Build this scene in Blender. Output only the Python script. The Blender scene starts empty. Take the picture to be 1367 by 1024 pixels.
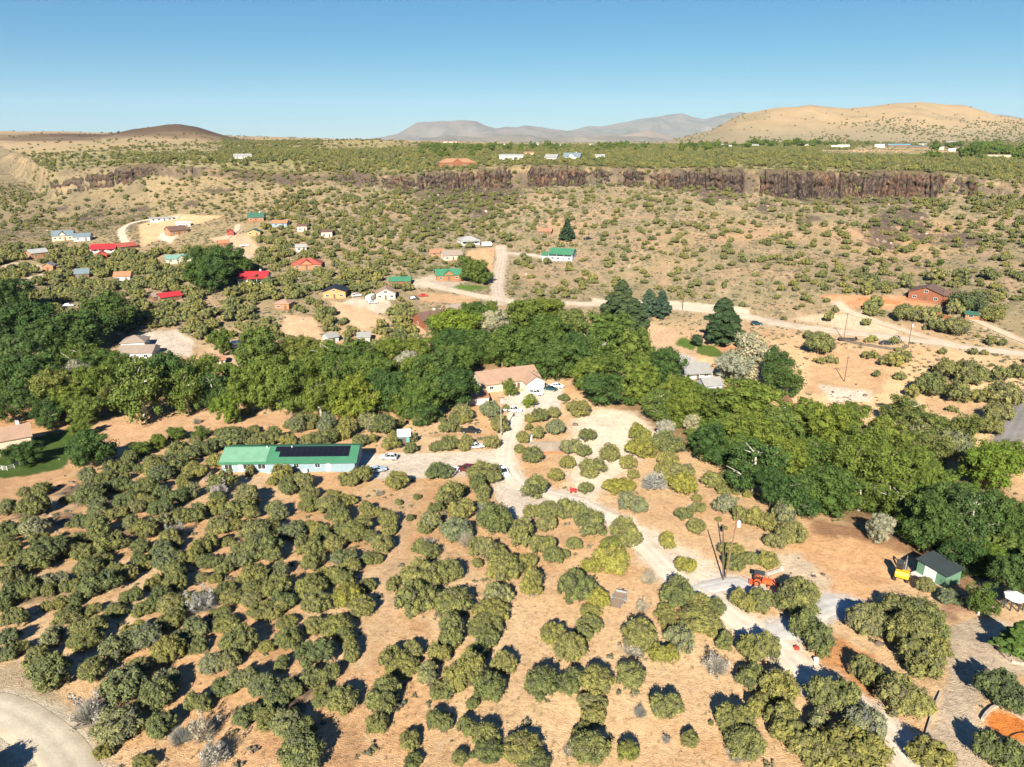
import bpy, bmesh, math, random
import numpy as np
from mathutils import Vector

R = math.radians
SC = bpy.context.scene
COL = SC.collection

# ------------------------------------------------------------------ camera, sky, sun, exposure
ZC = 75.0                      # camera height above the valley houses
PITCH = R(18.95)
F, CX, CY = 950.0, 683.5, 512.0
cam = bpy.data.cameras.new('camera')
cam.sensor_width = 36.0
cam.lens = 36.0 * F / 1367.0
cam.clip_start = 1.0
cam.clip_end = 60000.0
cam_ob = bpy.data.objects.new('camera', cam)
COL.objects.link(cam_ob)
cam_ob.location = (0, 0, ZC)
cam_ob.rotation_euler = (math.pi / 2 - PITCH, 0, 0)
SC.camera = cam_ob

SUN_EL, SUN_AZ = R(32.0), R(10.8)      # the light travels towards this azimuth (right of +Y)
world = bpy.data.worlds.new('World')
SC.world = world
world.use_nodes = True
wt = world.node_tree
bg = wt.nodes['Background']
sky = wt.nodes.new('ShaderNodeTexSky')
sky.sky_type = 'NISHITA'
sky.sun_disc = False
sky.sun_elevation = SUN_EL
sky.sun_rotation = math.pi + SUN_AZ
sky.altitude = 1300
sky.air_density = 1.0
sky.dust_density = 0.0
sky.ozone_density = 4.0
sp_ = wt.nodes.new('ShaderNodeSeparateColor'); cb_ = wt.nodes.new('ShaderNodeCombineColor')
wt.links.new(sky.outputs[0], sp_.inputs[0])
for i_, (g_, k_) in enumerate(((1.50, .122), (.97, .53), (.60, 1.36))):     # deepen the blue towards the zenith
    pw_ = wt.nodes.new('ShaderNodeMath'); pw_.operation = 'POWER'; pw_.inputs[1].default_value = g_
    ml_ = wt.nodes.new('ShaderNodeMath'); ml_.operation = 'MULTIPLY'; ml_.inputs[1].default_value = k_
    wt.links.new(sp_.outputs[i_], pw_.inputs[0]); wt.links.new(pw_.outputs[0], ml_.inputs[0]); wt.links.new(ml_.outputs[0], cb_.inputs[i_])
wt.links.new(cb_.outputs[0], bg.inputs[0])
bg.inputs[1].default_value = 0.05
sun = bpy.data.lights.new('sun', 'SUN')
sun.energy = 5.0
sun.angle = R(0.5)
sun.color = (1.0, 0.93, 0.80)
sun_ob = bpy.data.objects.new('sun', sun)
COL.objects.link(sun_ob)
ldir = Vector((math.sin(SUN_AZ) * math.cos(SUN_EL), math.cos(SUN_AZ) * math.cos(SUN_EL), -math.sin(SUN_EL)))
sun_ob.rotation_euler = ldir.to_track_quat('-Z', 'Y').to_euler()
sun_ob.location = (0, -50, 200)
SC.view_settings.view_transform = 'Standard'
SC.view_settings.look = 'None'
SC.view_settings.exposure = 1.5
SC.view_settings.gamma = 1.0
SC.view_settings.use_curve_mapping = False
SC.cycles.max_bounces = 5
SC.cycles.diffuse_bounces = 1
SC.cycles.transparent_max_bounces = 6
SC.cycles.volume_bounces = 0

# ------------------------------------------------------------------ helpers: rays, noise
CP, SP = math.cos(PITCH), math.sin(PITCH)
def ray(px, py):
    u = (CY - np.asarray(py, float)) / F
    return (np.asarray(px, float) - CX) / F, CP + SP * u, -SP + CP * u
def proj(x, y, z):
    d = z - ZC
    t = y * CP - d * SP
    u = (y * SP + d * CP)
    ts = np.where(t > 1, t, 1)
    return np.where(t > 1, CX + F * x / ts, -9e3), np.where(t > 1, CY - F * u / ts, -9e3), t

_rs = np.random.RandomState(7)
_PT = _rs.rand(256, 256)
def vnoise(x, y):
    x = np.asarray(x, float); y = np.asarray(y, float)
    xi = np.floor(x).astype(np.int64); yi = np.floor(y).astype(np.int64)
    fx = x - xi; fy = y - yi
    fx = fx * fx * (3 - 2 * fx); fy = fy * fy * (3 - 2 * fy)
    x0, x1, y0, y1 = xi & 255, (xi + 1) & 255, yi & 255, (yi + 1) & 255
    return (_PT[x0, y0] * (1 - fx) * (1 - fy) + _PT[x1, y0] * fx * (1 - fy) + _PT[x0, y1] * (1 - fx) * fy + _PT[x1, y1] * fx * fy)
def fbm(x, y, o=4):
    s = 0; a = 0.5
    for k in range(o):
        s = s + a * vnoise(x + 17.3 * k, y - 9.1 * k); x = x * 2.03; y = y * 2.03; a *= .5
    return s / (1 - .5 ** o)
def sstep(e0, e1, x):
    t = np.clip((x - e0) / (e1 - e0), 0, 1)
    return t * t * (3 - 2 * t)

# ------------------------------------------------------------------ terrain height
def pt(px, py, z=None, t=None):
    dx, dy, dz = ray(px, py)
    if t is None: t = (z - ZC) / dz
    return float(dx * t), float(dy * t), float(ZC + dz * t)
class TPS:
    def __init__(s, pts, sm=2e-4):
        P = np.array(pts); s.q = s.co(P[:, 0], P[:, 1]); n = len(P)
        K = s.ker(s.q[:, None, :], s.q[None, :, :]) + sm * np.eye(n)
        A = np.zeros((n + 3, n + 3)); A[:n, :n] = K; A[:n, n] = 1; A[:n, n + 1:] = s.q
        A[n, :n] = 1; A[n + 1:, :n] = s.q.T
        s.w = np.linalg.solve(A, np.concatenate([P[:, 2], np.zeros(3)]))
    @staticmethod
    def co(x, y):
        return np.stack([1.3 * np.clip(np.arctan2(x, y), -.85, .85), np.log(np.clip(np.hypot(x, y), 40, 3000))], -1)
    @staticmethod
    def ker(a, b):
        d2 = ((a - b) ** 2).sum(-1)
        return d2 * np.log(d2 + 1e-12)
    def __call__(s, x, y):
        q = s.co(x.ravel(), y.ravel()); out = np.empty(len(q)); n = len(s.q)
        for i in range(0, len(q), 40000):
            c = q[i:i + 40000]
            out[i:i + 40000] = s.ker(c[:, None, :], s.q[None]) @ s.w[:n] + s.w[n] + c @ s.w[n + 1:]
        return out.reshape(x.shape)

LP = []
for px in (-300, 0, 340, 683, 1025, 1367, 1650):
    for py, z in ((1500, 11), (1200, 10.5), (1024, 9.5), (900, 8.3), (790, 6.5)):
        LP.append(pt(px, py, z + (1.5 if px > 1300 else 0)))
for px, rows in {
    -250: ((700, 3), (640, -3), (560, -6), (480, -5), (420, 0), (370, 5)),
    0:    ((715, 2.5), (665, -1), (610, -4), (550, -6), (490, -5), (440, -2), (390, 3), (345, 8)),
    170:  ((710, 4), (650, 1), (600, -4), (560, -5.5), (500, -5.5), (460, -3), (410, 2), (370, 5.5), (340, 8.5)),
    340:  ((710, 4), (650, 1), (615, -.5), (565, -4), (510, -6), (460, -4), (410, 2), (370, 7), (340, 11)),
    510:  ((710, 4), (650, 1), (612, -1), (565, -3.5), (510, -5.5), (460, -4), (410, 1.5), (380, 5), (350, 10)),
    683:  ((710, 4), (650, 1), (612, -1), (565, -3), (520, -4.5), (470, -4.5), (430, -2), (400, 2), (380, 4)),
    850:  ((710, 4.2), (650, 1.5), (600, -1), (550, -4), (500, -5), (450, -3), (410, 1.5), (380, 5)),
    1025: ((730, 5), (670, 2), (620, -1.5), (560, -4), (500, -3), (450, 0.5), (420, 3)),
    1180: ((770, 6), (710, 4.5), (655, 0), (600, -3), (540, -1.5), (490, 1.5), (455, 3.5), (420, 7)),
    1367: ((760, 4), (690, 1), (620, -1), (570, 1.5), (520, 2.5), (472, 4.5), (430, 8), (395, 12)),
    1600: ((760, 5), (620, 1), (520, 4), (450, 8), (390, 14))}.items():
    for py, z in rows: LP.append(pt(px, py, z))
for px, py, t in ((-250, 320, 560), (-250, 280, 700), (-250, 240, 1000), (0, 315, 500), (0, 285, 640), (0, 260, 780), (0, 235, 1050), (0, 210, 1350), (90, 313, 482), (110, 280, 590), (90, 255, 640),
                  (200, 290, 525), (200, 265, 580), (200, 240, 615), (300, 300, 480), (300, 265, 555), (320, 242, 590),
                  (430, 310, 455), (430, 275, 525), (430, 246, 572), (560, 320, 438), (560, 285, 495), (560, 254, 548),
                  (700, 350, 404), (700, 320, 445), (700, 290, 487), (700, 265, 520), (700, 249, 550),
                  (850, 340, 395), (850, 300, 448), (850, 265, 505), (860, 247, 538), (1000, 370, 345), (1000, 320, 405), (1000, 280, 460), (1000, 253, 498),
                  (1100, 390, 315), (1100, 340, 375), (1100, 295, 430), (1110, 265, 482), (1250, 396, 303), (1250, 345, 362), (1250, 300, 416), (1250, 266, 462),
                  (1367, 350, 338), (1367, 310, 390), (1367, 265, 450), (1600, 300, 400)):
    LP.append(pt(px, py, t=t))
TL = TPS(LP)
RIM = [(-400, 1500, 205, 222), (0, 1440, 200, 214), (30, 1150, 208, 222), (48, 850, 219, 234), (64, 670, 228, 243), (150, 632, 223, 238), (250, 622, 222, 239), (330, 602, 231, 241), (450, 585, 230, 242), (540, 560, 232, 250), (610, 556, 226, 251), (700, 561, 220, 249),
       (780, 560, 222, 250), (850, 547, 224, 246), (900, 524, 225, 248), (980, 508, 224, 250), (1040, 494, 228, 262), (1180, 480, 229, 265), (1290, 470, 234, 261), (1367, 462, 244, 263), (1700, 440, 255, 275)]
_ra, _rt, _rb, _zt, _zb = [], [], [], [], []
UP = []
for px, t, yt, yb in RIM:
    x, y, z = pt(px, yt, t=t); UP.append((x, y, z)); _ra.append(math.atan2(x, y)); _rt.append(math.hypot(x, y)); _zt.append(z)
    x, y, z = pt(px, yb, t=t * .982); _rb.append(math.hypot(x, y) - (420 if px < 10 else 360 if px < 40 else 200 if px < 55 else 50 if px < 70 else 0)); _zb.append(z)
for px, py, t in ((-300, 188, 1650), (0, 188, 1600), (100, 190, 1500), (100, 205, 1000), (200, 205, 900), (322, 210, 700), (340, 196, 1100), (340, 192, 1700), (450, 200, 1000), (500, 187, 1330), (420, 191, 1500), (560, 193, 1400),
                  (520, 215, 680), (610, 206, 800), (683, 210, 745), (683, 197, 1200), (683, 191, 2500), (800, 205, 850), (800, 194, 1500), (950, 206, 800), (950, 195, 1500), (950, 190, 2300),
                  (1100, 205, 900), (1200, 201, 1100), (1200, 191.5, 1700), (1200, 187, 2200), (1367, 213, 850), (1367, 200, 1300), (1367, 190, 2200), (1600, 215, 800), (1600, 195, 2000)):
    UP.append(pt(px, py, t=t))
TU = TPS(UP, 1e-3)
def sky_az(lst, T):
    a, z = [], []
    for px, py in lst:
        x, y, zz = pt(px, py, t=T); a.append(math.atan2(x, y)); z.append(zz)
    return np.array(a), np.array(z)
BUTTE = sky_az([(-400, 189), (-100, 186), (0, 187), (60, 186), (100, 185), (140, 180), (180, 173), (210, 169), (222, 167.5), (240, 167.6), (262, 171), (300, 181), (330, 188), (350, 191), (420, 196)], 1950)
HILL = sky_az([(860, 196), (885, 190), (950, 175), (985, 157), (1030, 149), (1080, 144), (1130, 148), (1180, 143), (1230, 140), (1290, 145), (1330, 156), (1367, 161), (1500, 170), (1700, 190)], 2700)
def rim_jit(a):
    return (26 * (fbm(a * 24 + 8, a * 0 + 4.4, 3) - .5) + 8 * (fbm(a * 90 + 3, a * 0 + 1.7, 3) - .5)) * sstep(-.60, -.52, a)
def H(x, y):
    x = np.asarray(x, float); y = np.asarray(y, float)
    a = np.arctan2(x, y); r = np.hypot(x, y)
    jit = rim_jit(a)
    rb = np.interp(a, _ra, _rb) + jit; rt = np.interp(a, _ra, _rt) + jit
    lo = TL(x, y); up = TU(x, y)
    fr = sstep(.75, .9, np.abs(a))
    s = np.clip((r - rb) / (rt - rb), 0, 1)
    s = s * s * (3 - 2 * s)
    h = lo * (1 - s) + up * s
    # far plain
    h = np.where(r > 2600, h + (40 - h) * sstep(2600, 4500, r), h)
    # butte on the left and gold hill on the right
    for (aa, zz), T, W1, W2 in ((BUTTE, 1950, 420, 900), (HILL, 2700, 900, 1500)):
        rz = np.interp(a, aa, zz, left=zz[0], right=zz[-1])
        TT = T / np.maximum(np.cos(np.clip(a, -1, 1)), .5)
        k = np.where(r < TT, sstep(TT - W1, TT, r), 1 - sstep(TT, TT + W2, r))
        sp = 1 + .55 * (fbm(x * .007, y * .004, 5) - .5) * (1 - k) * 4 * k
        h = np.where((a > aa[0]) & (a < aa[-1]), h + np.maximum(rz - h, 0) * np.clip(k * sp, 0, 1), h)
    h = h + (18 - h) * sstep(.80, 1.0, np.abs(a))
    # rills and hummocks
    hs = sstep(300, 420, r) * (1 - .5 * sstep(700, 1500, r))
    h = h + hs * (3.4 - 2.2 * sstep(-.48, -.56, a) * sstep(560, 660, r)) * (fbm(x * .03 + 5, y * .012, 4) - .5) * (1 - .7 * s) + .55 * (fbm(x * .09, y * .09, 4) - .5) + sstep(900, 1500, r) * 6 * (fbm(x * .012, y * .012, 4) - .5)
    return h
def pix2g(px, py, hoff=0.0):
    px = np.atleast_1d(np.asarray(px, float)); py = np.atleast_1d(np.asarray(py, float))
    hoff = np.broadcast_to(np.asarray(hoff, float), px.shape)
    dx, dy, dz = ray(px, py)
    ts = np.geomspace(35, 3500, 420)
    hit = np.full(px.shape, 3500.0); lo = np.full(px.shape, 35.0)
    T = ts[:, None]
    g = (ZC + dz * T) - H(dx * T, dy * T) - hoff
    for i in range(len(px)):
        k = np.argmax(g[:, i] < 0)
        if g[k, i] < 0 and k > 0: hit[i] = ts[k]; lo[i] = ts[k - 1]
    for _ in range(14):
        m = (hit + lo) / 2
        gm = (ZC + dz * m) - H(dx * m, dy * m) - hoff
        hit = np.where(gm < 0, m, hit); lo = np.where(gm < 0, lo, m)
    return dx * hit, dy * hit, ZC + dz * hit - hoff, hit

# ------------------------------------------------------------------ helpers: objects and materials
def tag(o, label=None, cat=None, group=None, kind=None):
    if label: o['label'] = label
    if cat: o['category'] = cat
    if group: o['group'] = group
    if kind: o['kind'] = kind
    return o
def link(name, me, parent=None):
    o = bpy.data.objects.new(name, me); COL.objects.link(o)
    if parent: o.parent = parent
    return o
def empty(name, loc, rz=0, label=None, cat=None, group=None):
    o = bpy.data.objects.new(name, None); COL.objects.link(o)
    o.empty_display_size = .3
    o.location = loc; o.rotation_euler = (0, 0, rz)
    return tag(o, label, cat, group)
def np_mesh(name, V, faces, nper, mat, smooth=False, attrs=None):
    me = bpy.data.meshes.new(name)
    V = np.ascontiguousarray(V, np.float32); faces = np.ascontiguousarray(faces, np.int32)
    nf = faces.size // nper
    me.vertices.add(len(V)); me.vertices.foreach_set('co', V.ravel())
    me.loops.add(faces.size); me.loops.foreach_set('vertex_index', faces.ravel())
    me.polygons.add(nf)
    me.polygons.foreach_set('loop_start', np.arange(0, faces.size, nper, dtype=np.int32))
    if smooth: me.polygons.foreach_set('use_smooth', np.ones(nf, bool))
    for k, v in (attrs or {}).items():
        v = np.ascontiguousarray(v, np.float32)
        if v.ndim == 1: at = me.attributes.new(k, 'FLOAT', 'POINT'); at.data.foreach_set('value', v)
        elif v.shape[1] == 4: at = me.attributes.new(k, 'FLOAT_COLOR', 'POINT'); at.data.foreach_set('color', v.ravel())
        else: at = me.attributes.new(k, 'FLOAT_VECTOR', 'POINT'); at.data.foreach_set('vector', v.ravel())
    if mat: me.materials.append(mat)
    me.update(calc_edges=True); me.validate()
    return me

class NT:
    def __init__(s, name):
        s.m = bpy.data.materials.new(name); s.m.use_nodes = True; s.t = s.m.node_tree; s.n = s.t.nodes
        s.b = s.n['Principled BSDF']; s.b.inputs['Roughness'].default_value = .9
        s.b.inputs['Specular IOR Level'].default_value = .2
    def new(s, ty, **kw):
        n = s.n.new(ty)
        for k, v in kw.items(): setattr(n, k, v)
        return n
    def ln(s, a, b): s.t.links.new(a, b)
    def noise(s, scale, detail=3, vec=None, rough=.55):
        n = s.new('ShaderNodeTexNoise'); n.inputs['Scale'].default_value = scale; n.inputs['Detail'].default_value = detail; n.inputs['Roughness'].default_value = rough
        if vec is not None: s.ln(vec, n.inputs['Vector'])
        return n.outputs['Fac']
    def ramp(s, fac, stops):
        n = s.new('ShaderNodeValToRGB'); e = n.color_ramp.elements
        while len(e) > 1: e.remove(e[-1])
        for i, (p, c) in enumerate(stops):
            el = e[0] if i == 0 else e.new(p)
            el.position = p; el.color = (*c, 1) if len(c) == 3 else c
        s.ln(fac, n.inputs[0]); return n.outputs[0]
    def mix(s, fac, a, b, mode='MIX'):
        n = s.new('ShaderNodeMix', data_type='RGBA', blend_type=mode)
        for i, v in ((0, fac), (6, a), (7, b)):
            if hasattr(v, 'is_output'): s.ln(v, n.inputs[i])
            else: n.inputs[i].default_value = v if not isinstance(v, tuple) else (*v, 1)[:4]
        return n.outputs[2]
    def attr(s, name): return s.new('ShaderNodeAttribute', attribute_name=name)
    def pos(s): return s.new('ShaderNodeNewGeometry').outputs['Position']
    def bump(s, h, st, dist=.1):
        n = s.new('ShaderNodeBump'); n.inputs['Strength'].default_value = st; n.inputs['Distance'].default_value = dist
        s.ln(h, n.inputs['Height']); s.ln(n.outputs[0], s.b.inputs['Normal'])
MATS = {}
def mat(name, col, rough=.8, var=.18, scale=1.5, metal=0.0, spec=.3, bump=0.0):
    if name in MATS: return MATS[name]
    q = NT(name); tc = q.new('ShaderNodeTexCoord').outputs['Object']
    f = q.noise(scale, 4, tc)
    c = q.ramp(f, [(.25, tuple(x * (1 - var) for x in col)), (.75, tuple(min(1, x * (1 + var)) for x in col))])
    q.ln(c, q.b.inputs['Base Color']); q.b.inputs['Roughness'].default_value = rough; q.b.inputs['Metallic'].default_value = metal
    q.b.inputs['Specular IOR Level'].default_value = spec
    if bump: q.bump(q.noise(scale * 8, 3, tc), bump, .05)
    MATS[name] = q.m; return q.m
def roofmat(name, col, scale=.35, rough=.7, spec=.3):
    if name in MATS: return MATS[name]
    q = NT(name); tc = q.new('ShaderNodeTexCoord').outputs['Object']
    w = q.new('ShaderNodeTexWave', wave_type='BANDS', bands_direction='X'); w.inputs['Scale'].default_value = 1 / (scale * 2 * math.pi) * 2.0
    q.ln(tc, w.inputs['Vector'])
    f = q.noise(.5, 4, tc); g = q.noise(7, 2, tc)
    c = q.ramp(f, [(.25, tuple(x * .82 for x in col)), (.75, tuple(min(1, x * 1.15) for x in col))])
    c = q.mix(.25, c, q.ramp(g, [(.3, tuple(x * .6 for x in col)), (.7, tuple(min(1, x * 1.4) for x in col))]))
    q.ln(c, q.b.inputs['Base Color']); q.b.inputs['Roughness'].default_value = rough; q.b.inputs['Specular IOR Level'].default_value = spec
    q.bump(w.outputs['Fac'], .5, .06)
    MATS[name] = q.m; return q.m
def glass(name='window_glass', col=(.02, .03, .035)):
    if name in MATS: return MATS[name]
    q = NT(name); q.b.inputs['Base Color'].default_value = (*col, 1); q.b.inputs['Roughness'].default_value = .08; q.b.inputs['Specular IOR Level'].default_value = .6
    MATS[name] = q.m; return q.m

class MB:
    """collects simple solids and links them as one mesh object"""
    def __init__(s): s.v = []; s.f = []
    def add(s, vs, fs):
        o = len(s.v); s.v += [tuple(v) for v in vs]; s.f += [tuple(i + o for i in f) for f in fs]; return s
    def box(s, x0, x1, y0, y1, z0, z1):
        return s.add([(x0, y0, z0), (x1, y0, z0), (x1, y1, z0), (x0, y1, z0), (x0, y0, z1), (x1, y0, z1), (x1, y1, z1), (x0, y1, z1)],
                     [(3, 2, 1, 0), (4, 5, 6, 7), (0, 1, 5, 4), (1, 2, 6, 5), (2, 3, 7, 6), (3, 0, 4, 7)])
    def prism(s, poly, x0, x1, axis='x'):
        n = len(poly)
        mk = {'x': lambda u, v, w: (w, u, v), 'y': lambda u, v, w: (u, w, v), 'z': lambda u, v, w: (u, v, w)}[axis]
        vs = [mk(u, v, x0) for u, v in poly] + [mk(u, v, x1) for u, v in poly]
        fs = [tuple(range(n)), tuple(range(2 * n - 1, n - 1, -1))] + [(i, n + i, n + (i + 1) % n, (i + 1) % n) for i in range(n)]
        return s.add(vs, fs)
    def tube(s, a, b, r0, r1=None, n=8):
        r1 = r0 if r1 is None else r1
        a = Vector(a); b = Vector(b); d = (b - a).normalized()
        u = d.orthogonal().normalized(); w = d.cross(u)
        vs = []
        for p, r in ((a, r0), (b, r1)):
            for k in range(n):
                t = 2 * math.pi * k / n
                vs.append(tuple(p + u * (r * math.cos(t)) + w * (r * math.sin(t))))
        fs = [(k, (k + 1) % n, n + (k + 1) % n, n + k) for k in range(n)] + [tuple(range(n - 1, -1, -1)), tuple(range(n, 2 * n))]
        return s.add(vs, fs)
    def build(s, name, m, parent=None, bevel=0.0, smooth=False):
        me = bpy.data.meshes.new(name); me.from_pydata(s.v, [], s.f)
        bm = bmesh.new(); bm.from_mesh(me); bmesh.ops.recalc_face_normals(bm, faces=bm.faces)
        if bevel: bmesh.ops.bevel(bm, geom=bm.edges[:], offset=bevel, segments=2, affect='EDGES', clamp_overlap=True)
        bm.to_mesh(me); bm.free()
        if smooth: me.polygons.foreach_set('use_smooth', [True] * len(me.polygons))
        me.materials.append(m)
        return link(name, me, parent)
# ------------------------------------------------------------------ ground sheet
def wpoly(pts):
    a = np.array(pts, float); x, y, z, t = pix2g(a[:, 0], a[:, 1]); return np.stack([x, y], -1)
def sdist(P, x, y, closed=True):
    """signed distance in metres to a polygon (negative inside), or distance to a polyline"""
    d = np.full(x.shape, 1e9); ins = np.zeros(x.shape, bool); n = len(P)
    for i in range(n if closed else n - 1):
        ax, ay = P[i]; bx, by = P[(i + 1) % n]
        ex, ey = bx - ax, by - ay
        t = np.clip(((x - ax) * ex + (y - ay) * ey) / (ex * ex + ey * ey + 1e-9), 0, 1)
        d = np.minimum(d, np.hypot(x - ax - t * ex, y - ay - t * ey))
        if closed:
            c = ((ay > y) != (by > y)) & (x < ex * (y - ay) / (ey + 1e-12 * (ey == 0)) + ax)
            ins ^= c
    return np.where(ins, -d, d) if closed else d
def spline(pts, step=1.5):
    P = wpoly(pts); out = []
    for i in range(len(P) - 1):
        p0, p1, p2, p3 = P[max(i - 1, 0)], P[i], P[i + 1], P[min(i + 2, len(P) - 1)]
        n = max(2, int(np.hypot(*(p2 - p1)) / step))
        for k in range(n):
            t = k / n
            out.append(.5 * ((2 * p1) + (p2 - p0) * t + (2 * p0 - 5 * p1 + 4 * p2 - p3) * t * t + (3 * p1 - p0 - 3 * p2 + p3) * t ** 3))
    out.append(P[-1]); return np.array(out)
def rim_s(x, y):
    a = np.arctan2(x, y); r = np.hypot(x, y)
    rb = np.interp(a, _ra, _rb) + rim_jit(a); rt = np.interp(a, _ra, _rt) + rim_jit(a)
    return np.clip((r - rb) / (rt - rb), -3, 3)

ROADS = {   # name: (pixel course, width m, material, colour)
    'canyon_road': ([(1500, 492), (1430, 482), (1367, 473), (1290, 464), (1200, 452), (1120, 443), (1060, 436), (1000, 424), (930, 413), (870, 409), (800, 407), (740, 404), (690, 403), (650, 397), (600, 387), (562, 378)], 5.4, (.40, .335, .26)),
    'side_street': ([(668, 404), (664, 385), (667, 362), (670, 345), (668, 329)], 6.0, (.37, .31, .245)),
    'hill_lane': ([(672, 338), (700, 340), (728, 344)], 3.8, (.36, .31, .25)),
    'main_driveway': ([(700, 528), (692, 548), (684, 575), (676, 600), (676, 622), (692, 645), (720, 656), (768, 668), (810, 688), (838, 708), (868, 735), (900, 768), (935, 795), (965, 812), (1000, 836), (1040, 862), (1068, 892), (1110, 922), (1150, 948), (1185, 975), (1215, 1010), (1250, 1060)], 4.6, (.58, .50, .40)),
    'gravel_spur': ([(925, 789), (955, 782), (985, 778), (1010, 790)], 3.6, (.47, .45, .42)),
    'gravel_fork': ([(1020, 850), (1055, 838), (1090, 815), (1125, 803)], 4.6, (.47, .45, .42)),
    'bend_road': ([(-120, 938), (-40, 940), (10, 952), (55, 978), (88, 1012), (110, 1060), (125, 1120)], 5.2, (.45, .395, .30)),
    'paved_road': ([(1390, 520), (1367, 548), (1352, 575), (1340, 600)], 6.0, (.17, .16, .15)),
    'hill_track': ([(172, 328), (165, 318), (164, 306), (178, 298), (205, 293), (240, 290)], 4.5, (.46, .38, .29)),
    'house_track': ([(1118, 404), (1130, 415), (1150, 422), (1190, 436), (1235, 450), (1280, 462)], 3.6, (.42, .33, .24)),
    'far_track': ([(1295, 425), (1330, 440), (1380, 462)], 3.4, (.42, .33, .24)),
    'town_lane': ([(665, 398), (655, 408), (625, 413), (590, 414)], 3.6, (.40, .34, .27)),
    'left_lane': ([(20, 398), (32, 388), (40, 372), (70, 362), (20, 352), (0, 362)], 3.4, (.40, .31, .22)),
    'village_lane': ([(335, 355), (330, 345), (316, 335), (300, 322), (316, 308), (318, 300)], 3.6, (.42, .33, .24)),
}
ROADW = {k: (spline(v[0]), v[1], v[2]) for k, v in ROADS.items()}
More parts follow.
